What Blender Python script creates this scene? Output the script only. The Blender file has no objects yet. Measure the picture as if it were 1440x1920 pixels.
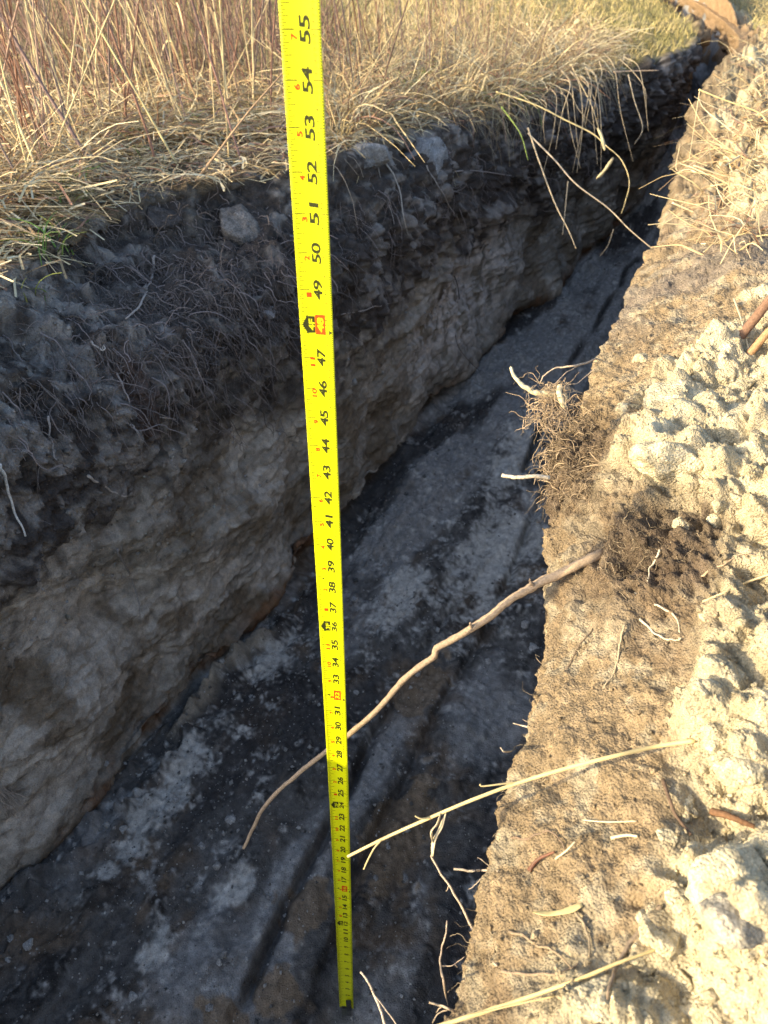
import bpy, math, random
import numpy as np
from mathutils import Vector

random.seed(7)
rng = np.random.default_rng(11)
scene = bpy.context.scene
COL = scene.collection

# ------------------------------------------------------------------ camera
FPX = 1420.0; PITCH = math.radians(37.35); CAMH = 1.44
cam_d = bpy.data.cameras.new('camera')
cam = bpy.data.objects.new('camera', cam_d); COL.objects.link(cam)
cam_d.sensor_fit = 'VERTICAL'; cam_d.sensor_height = 36.0; cam_d.sensor_width = 27.0
cam_d.lens = FPX / 1920.0 * 36.0
cam.location = (0, 0, CAMH); cam.rotation_euler = (math.pi/2 - PITCH, 0, 0)
cam_d.clip_start = 0.02; cam_d.clip_end = 2000
cam_d.dof.use_dof = True; cam_d.dof.focus_distance = 0.86; cam_d.dof.aperture_fstop = 11.0
scene.camera = cam

# ------------------------------------------------------------------ light
SUN_EL = math.radians(17.0)
LX, LY = 0.94, 0.34                       # horizontal travel direction of the light
world = bpy.data.worlds.new('World'); scene.world = world; world.use_nodes = True
nt = world.node_tree
sky = nt.nodes.new('ShaderNodeTexSky'); sky.sky_type = 'NISHITA'; sky.sun_disc = False
sky.sun_elevation = SUN_EL; sky.sun_rotation = math.atan2(-LX, -LY)
sky.air_density = 0.85; sky.dust_density = 2.2
nt.links.new(sky.outputs[0], nt.nodes['Background'].inputs[0])
nt.nodes['Background'].inputs[1].default_value = 0.15
sun_d = bpy.data.lights.new('sun', 'SUN'); sun_d.energy = 2.55; sun_d.angle = math.radians(0.5)
sun_d.color = (1.0, 0.82, 0.53)
sun = bpy.data.objects.new('sun', sun_d); COL.objects.link(sun)
sdir = Vector((LX, LY, -math.tan(SUN_EL) * math.hypot(LX, LY)))
sun.rotation_euler = sdir.to_track_quat('-Z', 'Y').to_euler(); sun.location = (-5, -3, 6)
scene.view_settings.view_transform = 'Standard'; scene.view_settings.look = 'None'
scene.view_settings.exposure = 1.65; scene.view_settings.gamma = 1.0
scene.view_settings.use_curve_mapping = False
scene.render.engine = 'CYCLES'
scene.cycles.max_bounces = 6; scene.cycles.diffuse_bounces = 4

# ------------------------------------------------------------------ noise
def _h(ix, iy, iz, seed):
    h = (ix.astype(np.uint32)*np.uint32(374761393)) ^ (iy.astype(np.uint32)*np.uint32(668265263)) \
        ^ (iz.astype(np.uint32)*np.uint32(2147483647-56)) ^ np.uint32((seed*974711+17) & 0xffffffff)
    h = (h ^ (h >> np.uint32(13))) * np.uint32(1274126177)
    h = (h ^ (h >> np.uint32(15))) * np.uint32(2246822519)
    return h ^ (h >> np.uint32(16))

def perlin(P, scale, seed=0):
    """gradient noise about -0.7..0.7; P is (...,3), scale = cells per metre (number or 3 numbers)"""
    Q = (P * np.asarray(scale, np.float32)).astype(np.float32)
    F = np.floor(Q); I = F.astype(np.int32); f = Q - F
    w = f*f*f*(f*(f*6-15)+10)
    out = np.zeros(P.shape[:-1], np.float32)
    for a in (0, 1):
        wa = w[..., 0] if a else 1-w[..., 0]
        for b in (0, 1):
            wb = w[..., 1] if b else 1-w[..., 1]
            for c in (0, 1):
                wc = w[..., 2] if c else 1-w[..., 2]
                h = _h(I[..., 0]+a, I[..., 1]+b, I[..., 2]+c, seed)
                gx = (h & np.uint32(1023)).astype(np.float32)/511.5-1
                gy = ((h >> np.uint32(10)) & np.uint32(1023)).astype(np.float32)/511.5-1
                gz = ((h >> np.uint32(20)) & np.uint32(1023)).astype(np.float32)/511.5-1
                out += wa*wb*wc*(gx*(f[..., 0]-a)+gy*(f[..., 1]-b)+gz*(f[..., 2]-c))
    return out

def fbm(P, scale, octv=3, seed=0, gain=0.5, ridged=False):
    s = np.asarray(scale, np.float32); a = 1.0; out = 0
    for k in range(octv):
        n = perlin(P, s*(2.03**k), seed+k*7)
        if ridged: n = 0.35-np.abs(n)
        out = out + a*n; a *= gain
    return out

def worley(P, scale, seed=0):
    """distance to the nearest and the second nearest feature point, in cells"""
    Q = (P*np.float32(scale)).astype(np.float32); F = np.floor(Q); I = F.astype(np.int32); f = Q-F
    d1 = np.full(P.shape[:-1], 9.0, np.float32); d2 = d1.copy()
    for a in (-1, 0, 1):
        for b in (-1, 0, 1):
            for c in (-1, 0, 1):
                h = _h(I[..., 0]+a, I[..., 1]+b, I[..., 2]+c, seed)
                dx = a+(h & np.uint32(1023)).astype(np.float32)/1023-f[..., 0]
                dy = b+((h >> np.uint32(10)) & np.uint32(1023)).astype(np.float32)/1023-f[..., 1]
                dz = c+((h >> np.uint32(20)) & np.uint32(1023)).astype(np.float32)/1023-f[..., 2]
                d = dx*dx+dy*dy+dz*dz
                d2 = np.minimum(d2, np.maximum(d, d1)); d1 = np.minimum(d1, d)
    return np.sqrt(d1), np.sqrt(d2)

def shade(c, lo, hi):
    k = random.uniform(lo, hi); return tuple(q*k for q in c)

def sst(a, b, x):
    t = np.clip((x-a)/(b-a), 0, 1); return t*t*(3-2*t)

def mixc(c, d, m):
    return c*(1-m[..., None])+np.asarray(d, np.float32)*m[..., None]

# ------------------------------------------------------------------ mesh and material helpers
def tag(o, label=None, cat=None, group=None, kind=None):
    if label: o['label'] = label
    if cat: o['category'] = cat
    if group: o['group'] = group
    if kind: o['kind'] = kind
    return o

def np_mesh(name, V, quads=None, tris=None, col=None, mat=None, smooth=True, parent=None):
    V = np.ascontiguousarray(V, np.float32).reshape(-1, 3)
    loops = []; starts = []; n = 0
    if quads is not None and len(quads):
        q = np.asarray(quads, np.int32).reshape(-1, 4); loops.append(q.ravel())
        starts.append(np.arange(len(q))*4); n = len(q)*4
    if tris is not None and len(tris):
        t = np.asarray(tris, np.int32).reshape(-1, 3); loops.append(t.ravel())
        starts.append(n+np.arange(len(t))*3)
    L = np.concatenate(loops); S = np.concatenate(starts).astype(np.int32)
    me = bpy.data.meshes.new(name)
    me.vertices.add(len(V)); me.vertices.foreach_set('co', V.ravel())
    me.loops.add(len(L)); me.loops.foreach_set('vertex_index', L)
    me.polygons.add(len(S)); me.polygons.foreach_set('loop_start', S)
    me.update(calc_edges=True)
    if smooth: me.polygons.foreach_set('use_smooth', np.ones(len(S), bool))
    if col is not None:
        a = me.color_attributes.new('Col', 'FLOAT_COLOR', 'POINT')
        c = np.ones((len(V), 4), np.float32); c[:, :3] = np.asarray(col, np.float32).reshape(-1, 3)
        a.data.foreach_set('color', c.ravel())
    if mat: me.materials.append(mat)
    o = bpy.data.objects.new(name, me); COL.objects.link(o)
    if parent: o.parent = parent
    return o

def material(name, color=None, rough=0.9, attr=False, nscale=200, namt=0.3, bump=0.3, bdist=0.002, spec=0.2,
             bscale=None, subsurf=0, stretch=None, dark=0.5):
    m = bpy.data.materials.new(name); m.use_nodes = True; t = m.node_tree; N = t.nodes; Lk = t.links
    p = N['Principled BSDF']; p.inputs['Roughness'].default_value = rough
    p.inputs['Specular IOR Level'].default_value = spec
    tc = N.new('ShaderNodeTexCoord'); src = tc.outputs['Object']
    if stretch:
        mp = N.new('ShaderNodeMapping'); mp.inputs['Scale'].default_value = stretch
        Lk.new(src, mp.inputs[0]); src = mp.outputs[0]
    if attr:
        a = N.new('ShaderNodeVertexColor'); a.layer_name = 'Col'; base = a.outputs[0]
    else:
        a = N.new('ShaderNodeRGB'); a.outputs[0].default_value = (*color, 1); base = a.outputs[0]
    no = N.new('ShaderNodeTexNoise'); no.inputs['Scale'].default_value = nscale; no.inputs['Detail'].default_value = 6
    no.inputs['Roughness'].default_value = 0.65
    Lk.new(src, no.inputs['Vector'])
    mr = N.new('ShaderNodeMapRange'); mr.inputs[1].default_value = 0.3; mr.inputs[2].default_value = 0.7
    mr.inputs[3].default_value = 1-namt; mr.inputs[4].default_value = 1+namt
    Lk.new(no.outputs[0], mr.inputs[0])
    mx = N.new('ShaderNodeVectorMath'); mx.operation = 'SCALE'
    Lk.new(base, mx.inputs[0]); Lk.new(mr.outputs[0], mx.inputs['Scale'])
    Lk.new(mx.outputs[0], p.inputs['Base Color'])
    if bump:
        n2 = N.new('ShaderNodeTexNoise'); n2.inputs['Scale'].default_value = bscale or nscale
        n2.inputs['Detail'].default_value = 8; n2.inputs['Roughness'].default_value = 0.7
        Lk.new(src, n2.inputs['Vector'])
        b = N.new('ShaderNodeBump'); b.inputs['Strength'].default_value = bump; b.inputs['Distance'].default_value = bdist
        Lk.new(n2.outputs[0], b.inputs['Height']); Lk.new(b.outputs[0], p.inputs['Normal'])
    return m

def soil_material(name, grain=380, gb=0.9, speck=0.5):
    """vertex colour from the strata, sand grain in colour and relief"""
    m = bpy.data.materials.new(name); m.use_nodes = True; t = m.node_tree; N = t.nodes; Lk = t.links
    p = N['Principled BSDF']; p.inputs['Roughness'].default_value = 0.96
    p.inputs['Specular IOR Level'].default_value = 0.12
    geo = N.new('ShaderNodeTexCoord'); src = geo.outputs['Object']
    a = N.new('ShaderNodeVertexColor'); a.layer_name = 'Col'
    n1 = N.new('ShaderNodeTexNoise'); n1.inputs['Scale'].default_value = grain; n1.inputs['Detail'].default_value = 5
    n1.inputs['Roughness'].default_value = 0.7
    n2 = N.new('ShaderNodeTexNoise'); n2.inputs['Scale'].default_value = 45; n2.inputs['Detail'].default_value = 8
    n2.inputs['Roughness'].default_value = 0.65
    vo = N.new('ShaderNodeTexVoronoi'); vo.inputs['Scale'].default_value = grain*0.75
    for q in (n1, n2, vo): Lk.new(src, q.inputs['Vector'])
    def rng_(o, lo, hi, a0=0.3, b0=0.7):
        r = N.new('ShaderNodeMapRange'); r.inputs[1].default_value = a0; r.inputs[2].default_value = b0
        r.inputs[3].default_value = lo; r.inputs[4].default_value = hi; Lk.new(o, r.inputs[0]); return r.outputs[0]
    m1 = N.new('ShaderNodeMath'); m1.operation = 'MULTIPLY'
    Lk.new(rng_(n1.outputs[0], 1-speck*0.7, 1+speck*0.7), m1.inputs[0]); Lk.new(rng_(n2.outputs[0], 0.68, 1.32), m1.inputs[1])
    mx = N.new('ShaderNodeVectorMath'); mx.operation = 'SCALE'
    Lk.new(a.outputs[0], mx.inputs[0]); Lk.new(m1.outputs[0], mx.inputs['Scale'])
    Lk.new(mx.outputs[0], p.inputs['Base Color'])
    b2 = N.new('ShaderNodeBump'); b2.inputs['Strength'].default_value = gb*.7; b2.inputs['Distance'].default_value = 0.003
    Lk.new(n2.outputs[0], b2.inputs['Height'])
    b1 = N.new('ShaderNodeBump'); b1.inputs['Strength'].default_value = gb; b1.inputs['Distance'].default_value = 0.0022
    Lk.new(n1.outputs[0], b1.inputs['Height']); Lk.new(b2.outputs[0], b1.inputs['Normal'])
    b0 = N.new('ShaderNodeBump'); b0.inputs['Strength'].default_value = gb; b0.inputs['Distance'].default_value = 0.0022
    b0.invert = True
    Lk.new(vo.outputs['Distance'], b0.inputs['Height']); Lk.new(b1.outputs[0], b0.inputs['Normal'])
    Lk.new(b0.outputs[0], p.inputs['Normal'])
    return m

M_soil = soil_material('soil', 360, 0.9, 0.6)
M_clay = soil_material('cut_clay', 420, 0.75, 0.4)
M_sand = soil_material('dry_sandy_soil', 560, .8, 0.35)
M_straw = material('straw', attr=True, rough=0.6, nscale=60, namt=0.2, bump=0.2, spec=0.35)
M_root = material('root_bark', attr=True, rough=0.9, nscale=350, namt=0.35, bump=0.9, bdist=0.0015)
M_grass = material('grass_blade', attr=True, rough=0.6, nscale=8, namt=0.3, bump=0, spec=0.3)

# ------------------------------------------------------------------ trench frame
ANG = math.radians(26.5)
D = np.array([math.sin(ANG), math.cos(ANG)], np.float32)     # along the trench
Nn = np.array([math.cos(ANG), -math.sin(ANG)], np.float32)    # across, to the right

_ut = np.arange(-7, 60, 0.02)
def station(us, vs, blur=0.07):
    y = np.interp(_ut, us, vs)
    k = np.exp(-0.5*(np.arange(-25, 26)*0.02/blur)**2); k /= k.sum()
    y = np.convolve(np.pad(y, 25, mode='edge'), k, mode='valid')
    return lambda u: np.interp(u, _ut, y).astype(np.float32)

toeV = station([-1, .29, .64, 1.07, 1.54, 1.98, 2.73, 3.6, 4.6, 5.4, 6.5, 7.9, 12, 60],
               [-.96, -.949, -.93, -.905, -.895, -.925, -.92, -.84, -.72, -.72, -.88, -1.22, -2.35, -14.5])
lipV = station([-1, .3, .68, .95, 1.14, 1.365, 1.6, 1.95, 2.8, 3.85, 4.9, 5.6, 6.5, 7.9, 12, 60],
               [-1.0, -.99, -1.02, -1.10, -1.16, -1.08, -.97, -.965, -.93, -.81, -.66, -.68, -.86, -1.22, -2.35, -14.5])
zgL = station([-1, 1.5, 2.8, 4.9, 60], [1.02, 1.02, .965, .945, .94], .3)
zfl = station([-1, 1.2, 2.0, 2.8, 4.5, 5.5, 6.5, 8, 60], [0, 0, .02, .07, .13, .35, .55, .68, .75], .3)
rlipV = station([-1, .0, .21, .41, .57, .70, .92, 1.31, 1.79, 2.4, 3.15, 4.0, 4.9, 5.6, 6.5, 7.9, 12, 60],
                [-.04, -.045, -.053, -.074, -.09, -.15, -.17, -.186, -.2, -.26, -.34, -.39, -.40, -.47, -.65, -.99, -2.1, -14.1])
rlipZ = station([-1, .2, .41, .57, .70, .92, 1.3, 60], [.82, .82, .85, .85, .91, .95, .965, .96])
bankV = [0, .06, .14, .24, .36, .55, 1.0, 2.5, 8, 40, 300]

def bank_dz(u):
    """rise of the right bank above its lip at the bankV offsets"""
    near = np.array([0, .055, .115, .16, .18, .19, .19, .15, .1, .1, .1])
    mid = np.array([0, .035, .075, .105, .12, .12, .10, .05, .02, .02, .02])
    far = np.array([0, .03, .05, .06, .06, .05, .03, .01, 0, 0, 0])[None]*sst(5.2, 4.2, u)[:, None]
    w1 = sst(.55, 1.1, u)[:, None]; w2 = sst(1.4, 3.0, u)[:, None]
    return (near*(1-w1)+mid*w1)*(1-w2)+far*w2

def to_world(u, v, z):
    return np.stack([u*D[0]+v*Nn[0], u*D[1]+v*Nn[1], z], -1).astype(np.float32)

def sheet(u, ctrlV, ctrlZ, counts, smooth_from=0, smooth_to=10**9, its=6):
    """ctrlV/ctrlZ: (K, nu); linear between controls, smoothed along the section"""
    rowsV = []; rowsZ = []; seg = []
    K = len(ctrlV)
    for k in range(K-1):
        n = counts[k]; tt = np.linspace(0, 1, n, endpoint=(k == K-2), dtype=np.float32)
        rowsV.append(ctrlV[k][:, None]*(1-tt)+ctrlV[k+1][:, None]*tt)
        rowsZ.append(ctrlZ[k][:, None]*(1-tt)+ctrlZ[k+1][:, None]*tt)
        seg += [k]*len(tt)
    V = np.concatenate(rowsV, 1); Z = np.concatenate(rowsZ, 1); seg = np.array(seg)
    a = max(1, smooth_from); b = min(V.shape[1]-1, smooth_to)
    for _ in range(its):
        V[:, a:b] = .25*V[:, a-1:b-1]+.5*V[:, a:b]+.25*V[:, a+1:b+1]
        Z[:, a:b] = .25*Z[:, a-1:b-1]+.5*Z[:, a:b]+.25*Z[:, a+1:b+1]
    return V, Z, seg

def normals(P):
    du = np.gradient(P, axis=0); dv = np.gradient(P, axis=1)
    n = np.cross(dv, du); n /= np.linalg.norm(n, axis=-1, keepdims=True)+1e-9
    return n

def growing(a, b, step0, rate, start):
    out = [a]
    while out[-1] < b:
        out.append(out[-1]+max(step0, rate*(out[-1]-start)))
    return np.array(out, np.float32)

# ---- section A : left ground, left wall, floor
uA = np.concatenate([np.arange(-6, -.3, .3), np.arange(-.3, .1, .02), np.arange(.1, .9, .0026), growing(.9, 6.0, .0026, .0042, .28), [7, 9]]).astype(np.float32)
uA = np.concatenate([uA[uA < 6.0], growing(6.02, 60, .03, .05, 5.4)]).astype(np.float32)
one = np.ones_like(uA); zl = lipV(uA); zg = zgL(uA); tv = toeV(uA); zf = zfl(uA); rl = rlipV(uA)
half = (zl+tv)/2
gapA = sst(.95, 1.15, uA)*(1-sst(3.0, 4.0, uA))              # undercut along the foot of the wall
flake = np.exp(-((uA-.78)/.28)**2)
cV = [zl-300, zl-30, zl-8, zl-3.5, zl-1.6, zl-.7, zl-.25, zl, zl+.03, half*.35+tv*.65+.045, tv+.02, tv-.02, tv-.015+.0*flake, tv+.012+.02*flake,
      tv-.02-.05*gapA, tv+.0, tv+.10, tv*.55+rl*.45, rl-.13, rl-.02, rl+.02, rl+.03]
cZ = [zg*0+.97, zg*0+.97, zg*0+.97, zg, zg, zg, zg, zg, zg-.055, zg-.17, zg-.36, zg-.56, zf+.24, zf+.05,
      zf+.01, zf-.002, zf+.012, zf+.02, zf+.0, zf-.0, zf+.08, zf+.3]
cntA = [3, 6, 9, 14, 22, 26, 36, 18, 36, 56, 50, 70, 50, 18, 6, 44, 130, 84, 20, 6, 4]
VA, ZA, segA = sheet(uA, cV, cZ, cntA, sum(cntA[:6]), 10**9, 8)
UA = np.broadcast_to(uA[:, None], VA.shape)
PA = to_world(UA, VA, ZA)
nA = normals(PA)
isG = (segA <= 6)[None, :]*np.ones_like(VA); isW = ((segA >= 7) & (segA <= 13))[None, :]*np.ones_like(VA)
isF = (segA >= 14)[None, :]*np.ones_like(VA)
dz = zg[:, None]-ZA
def soften(m, n=10):
    for _ in range(n):
        m[:, 1:-1] = .25*m[:, :-2]+.5*m[:, 1:-1]+.25*m[:, 2:]
    return m
gW = soften(isW.copy()); gF = soften(isF.copy()); gG = soften(isG.copy())
S = PA.copy(); S[..., 0] = UA; S[..., 1] = VA; S[..., 2] = ZA    # trench coordinates for the noise
big = fbm(S, (3.2, 3.2, 3.2), 2, 1); med = fbm(S, 14, 3, 5, .55); cr = fbm(S, (9, 9, 5), 3, 9, .5, True)
fine = fbm(S, 70, 3, 13, .6); fine2 = fbm(S, 170, 2, 17, .7)
wl1, wl2 = worley(S, 34, 3)
streak = fbm(S, (5, 5, 26), 3, 23)                     # lens-like strata, thin in z
vert = fbm(S, (38, 38, 3.5), 3, 29)                    # vertical comb marks of roots
groove = fbm(S, (2.2, 16, 6), 3, 31)                   # teeth marks along the floor
clod = np.clip(.62-wl1, 0, 1)
q_ = perlin(S, (2.4, 6, 3), 36)*1.5+.25*med; fstep = (np.floor(q_*4)+sst(.86, 1, q_*4-np.floor(q_*4)))/4
topz = np.clip(1-np.abs(dz-.2)/.25, 0, 1)*gW           # root mat belt
lowW = sst(.38, .52, dz+.12*big)
disp = gW*(.035*big+(.022-.010*lowW)*med+(.006-.0030*lowW)*fine+(.0028-.0014*lowW)*fine2+(.012-.006*lowW)*cr) + topz*(.03*med+.02*vert+.020*clod+.010*fine+.004*fine2)
q_ = big*1.2+streak*.35+.9*perlin(S, (3, 3, 7), 33)+.15*med; step = (np.floor(q_*4)+sst(.75, 1, q_*4-np.floor(q_*4)))/4
disp += gW*(1-topz)*(.046*step+.003*vert+.001*fine)
disp += gF*(.026*big+.010*med+.0030*fine+.0018*fine2+.016*groove+.020*fstep+.010*clod*np.clip(med*4-.2, 0, 1))
disp += gW*sst(1.6, 2.6, UA)*(.05*big+.03*med)*sst(.5, .1, dz)
disp += gG*(.02*big+.018*med+.009*fine+.01*clod*np.clip(1-np.abs(VA-lipV(uA)[:, None])*2, 0, 1))*np.clip(4/(1+np.abs(VA)), 0, 1)
# shovel-tooth furrows and the crack that runs down the floor
fl_c = tv[:, None]*.42+rl[:, None]*.58
crk = VA-fl_c-.05*perlin(S, (3, .01, .01), 41)-.012*perlin(S, (22, .01, .01), 43)
disp -= gF*.028*np.exp(-(crk/.010)**2)*sst(.2, .35, UA)*(sst(-.25, .15, big)+.15)
crk2 = VA-(fl_c+.10)-.04*perlin(S, (2.5, .01, .01), 47)-.01*perlin(S, (30, .01, .01), 44)
disp -= gF*.020*np.exp(-(crk2/.012)**2)
# slabs: step of the floor left of the crack
disp += gF*.018*sst(.0, -.02, crk)*(1-sst(.9, 1.2, UA))
# loose heap at the wall's foot
disp += gF*.03*np.exp(-((VA-tv[:, None]-.05)/.05)**2)*np.clip(med*2+.3, 0, 1)*(1-gapA[:, None]*.8)
_tb = np.exp(-((PA[..., 0]+.065)**2+(PA[..., 1]-.50)**2)/.05**2)
disp = disp*(1-_tb)-.012*_tb
_sl = sst(.68, .78, UA)*sst(1.10, 1.04, UA)*np.exp(-((VA-tv[:, None]-.035-.02*perlin(S, (6, .01, .01), 45))/.020)**2)*gF
disp = disp+_sl*(.050+.03*perlin(S, (7, 5, 3), 46)+.006*fine)
PA = PA+nA*disp[..., None].astype(np.float32)
# colours
n3 = fbm(S, 6, 3, 51); n4 = fbm(S, 22, 3, 57, .6); n5 = fbm(S, 90, 2, 61)
dark = np.array([.066, .056, .050]); C = np.ones(VA.shape+(3,), np.float32)*np.array([.29, .26, .215], np.float32)
C = mixc(C, (.52, .47, .40), sst(.0, .35, streak*.35+n4*.35+.9*perlin(S, (4, 4, 9), 35)+.45*np.exp(-((UA-.6)/.35)**2-((ZA-.3)/.16)**2))*.85)
C = mixc(C, (.17, .13, .085), sst(-.02, .3, n3+.4*n4)*.8)
edge = .43+.16*n3+.10*vert+.05*np.sin(UA*5)
C = mixc(C, dark, sst(.13, -.10, dz-edge+.10*n4)*(1-.35*np.clip(n4*2.2, 0, 1)))
C = mixc(C, (.24, .22, .20), sst(.08, .30, n4+.6*med)*sst(.60, .3, dz)*.8*sst(.05, .3, n3+.22))   # ashy crumbs in the topsoil
left = sst(1.1, .75, UA)*sst(.62, .2, dz)
C = mixc(C, (.26, .235, .21), left*sst(-.30, .12, n3+n4)*.85)
# pale sand lens low in the wall, farther on
pale = np.exp(-((UA-2.55)/.42)**2)*np.exp(-((ZA-.38)/.17)**2)
C = mixc(C, (.60, .55, .50), np.clip(pale*1.9*sst(-.3, .1, vert+n4), 0, .9))
C = mixc(C, (.20, .085, .030), sst(.085, .02, ZA-zf[:, None]+.05*n4)*isW*.8*sst(-.15, .1, n3))
# floor
Cf = np.ones_like(C)*np.array([.125, .121, .114], np.float32)
Cf = mixc(Cf, (.17, .125, .085), sst(-.02, .3, n3+.3*groove)*.8)
Cf = mixc(Cf, (.035, .033, .032), sst(-.02, .35, med*.6+.5*n4+.3*groove)*.85)
fb = fbm(S, (1.6, 5, 3), 3, 63)
Cf = mixc(Cf, (.36, .36, .35), sst(.02, .34, fb+.15*n4+.35*sst(1.2, 2.6, UA)-.10*sst(.9, .4, UA))*.75)
Cf = mixc(Cf, (.055, .052, .052), sst(-.04, -.28, fb+.2*groove)*.7)
Cf = mixc(Cf, (.42, .41, .39), .6*sst(.1, .6, n4*.6+n3*.45+.55*n5)*.75)
pp = np.zeros_like(VA)
for (a, b, ru, rv) in ((1.62, -.46, .32, .12), (1.35, -.62, .16, .06), (.62, -.80, .20, .05), (.50, -.56, .05, .035), (1.02, -.82, .10, .05), (.36, -.62, .04, .03), (2.1, -.55, .3, .08)):
    pp = np.maximum(pp, np.exp(-((UA-a)/ru)**2-((VA-b)/rv)**2))
Cf = mixc(Cf, (.55, .54, .50), np.clip(sst(.15, .9, pp+n4*.8+n5*.4)*.9, 0, 1))
tanm = np.zeros_like(VA)
for (a, b, ru, rv) in ((.53, -.43, .06, .05), (.39, -.40, .04, .06), (.31, -.45, .03, .06), (.75, -.34, .14, .06), (1.1, -.45, .12, .05)):
    tanm = np.maximum(tanm, np.exp(-((UA-a)/ru)**2-((VA-b)/rv)**2))
Cf = mixc(Cf, (.24, .18, .12), np.clip(sst(.35, .5, tanm+n4*.5), 0, 1)*.85)
Cf = mixc(Cf, (.03, .028, .028), np.clip(np.exp(-(crk/.014)**2)+.7*np.exp(-(crk2/.016)**2), 0, 1)*.7*(sst(-.25, .15, big)+.1))
Cf = mixc(Cf, (.32, .28, .22), np.clip(_sl*1.5, 0, 1)*.9)
C = mixc(C, (.085, .058, .048), np.clip(1.6*np.exp(-((UA-.845)/.03)**4-((ZA-.80)/.075)**4), 0, .9))
C = C*(1-gF[..., None])+Cf*gF[..., None]
# left ground : litter, brown earth, short turf farther away
Cg = np.ones_like(C)*np.array([.20, .15, .09], np.float32)
Cg = mixc(Cg, (.08, .065, .045), sst(-.15, .2, n4))
Cg = mixc(Cg, (.27, .25, .22), sst(.35, .0, lipV(uA)[:, None]-VA)*sst(-.05, .2, n3+n4)*.8)
turf = sst(3.0, 4.2, UA+.5*np.abs(VA+.6)*.6)
Cg = mixc(Cg, (.17, .15, .055), turf*.9)
Cg = mixc(Cg, (.30, .24, .12), turf*sst(-.05, .2, n3)*.7)
C = C*(1-gG[..., None])+Cg*gG[..., None]
C = C*(1+(.3+.15*gF)[..., None]*n5[..., None])
C = np.clip(C, .008, .8)
farA = (uA > 5.0)
orange = (sst(5.2, 5.8, UA)*gW)
C = mixc(C, (.26, .17, .08), orange*.7)

def grid_faces(nu, j0, j1, nv):
    i = np.arange(nu-1, dtype=np.int32)[:, None]; j = np.arange(j0, j1, dtype=np.int32)[None, :]
    a = i*nv+j
    return np.stack([a, a+1, a+nv+1, a+nv], -1).reshape(-1, 4)

def part_of_grid(name, P, Cc, j0, j1, mat):
    sub = P[:, j0:j1+1]; sc = Cc[:, j0:j1+1]
    f = grid_faces(sub.shape[0], 0, sub.shape[1]-1, sub.shape[1])[:, ::-1]
    return np_mesh(name, sub.reshape(-1, 3), quads=f, col=sc.reshape(-1, 3), mat=mat)

jW = int(np.argmax(segA >= 7)); jF = int(np.argmax(segA >= 14)); jE = VA.shape[1]-1
tag(part_of_grid('ground', PA, C, 0, jW, M_soil), kind='structure')
tag(part_of_grid('trench_wall', PA, C, jW, jF, M_clay), kind='structure')
tag(part_of_grid('trench_floor', PA, C, jF, jE, M_clay), kind='structure')

# ---- section B : right wall, lip and bank
uB = np.concatenate([np.arange(-6, -.35, .3), np.arange(-.35, .02, .01), np.arange(.02, .85, .0020), growing(.85, 5.5, .0020, .0055, .5), growing(5.55, 60, .05, .06, 5)]).astype(np.float32)
rv = rlipV(uB); rz = rlipZ(uB); zfb = zfl(uB); bd = bank_dz(uB)
cVB = [rv+.02, rv+.045, rv+.05, rv+.035, rv+.012]+[rv+b for b in bankV]
cZB = [zfb-.02, zfb+.25, zfb+.55, rz-.16, rz-.05]+[rz+bd[:, k] for k in range(len(bankV))]
cntB = [5, 6, 12, 28, 22, 44, 62, 70, 64, 28, 16, 14, 10, 6, 4]
VB, ZB, segB = sheet(uB, cVB, cZB, cntB, 2, 10**9, 14)
UB = np.broadcast_to(uB[:, None], VB.shape)
PB = to_world(UB, VB, ZB); nB = normals(PB)
S = PB.copy(); S[..., 0] = UB; S[..., 1] = VB; S[..., 2] = ZB
off = VB-rv[:, None]
_thr = np.interp(UB+.02*perlin(S, 12, 70), [0, .2, .26, .32, .41, .5, .56, .6, .64, .68, .75, .95, 1.05, 1.3, 1.6, 2.5], [.08, .08, .09, .115, .125, .135, .155, .165, .13, .085, .085, .09, .20, .20, .13, .06]).astype(np.float32)
inner = sst(-.025, .025, off-_thr+.05*perlin(S, 14, 71)+.02*perlin(S, 40, 72))   # the dumped sandy spoil further right
wall = sst(0, -.1, ZB-rz[:, None]+.02)
big = fbm(S, 6, 2, 73); med = fbm(S, 24, 3, 77, .55); fine = fbm(S, 95, 3, 79, .6); fine2 = fbm(S, 230, 2, 83, .7)
w1, w2 = worley(S, 26, 5); w3, _ = worley(S, 85, 6); q_ = perlin(S, 13, 75)*1.6+.5*med; bstep = (np.floor(q_*4)+sst(.7, 1, q_*4-np.floor(q_*4)))/4; w4, _ = worley(S, 210, 8)
near = np.clip(2.2/(1+UB), 0, 1)
disp = (.018*big+.010*med+.0032*fine+.0016*fine2)
disp *= 1-.6*sst(4.2, 5.2, UB)
disp += sst(4.6, 5.4, UB)*wall*(.05*med+.05*big+.03*(.5-w1))
disp += sst(1.2, 2.2, UB)*sst(5.2, 4.2, UB)*(.03*big+.03*med+.02*(.5-w1))
disp += inner*(.022*(.6-w1)+.022*np.clip(w2-w1, 0, .5)+.018*np.clip(big*2, -.5, 1)+.005*(.6-w3)+.0028*(.6-w4)+.030*bstep)
disp += (1-inner)*(.0045*(.6-w3)*np.clip(med*4+.5, 0, 1)+.0026*(.6-w4))
matz = np.exp(-((UB-.79)/.09)**2)*np.exp(-((off-.0)/.06)**2)+1.1*np.exp(-((UB-.63)/.055)**2-((off-.105)/.055)**2)   # root-bound dark crumbs
disp += matz*(.014*fine+.016*(.55-w3)+.016*med-.006)
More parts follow.
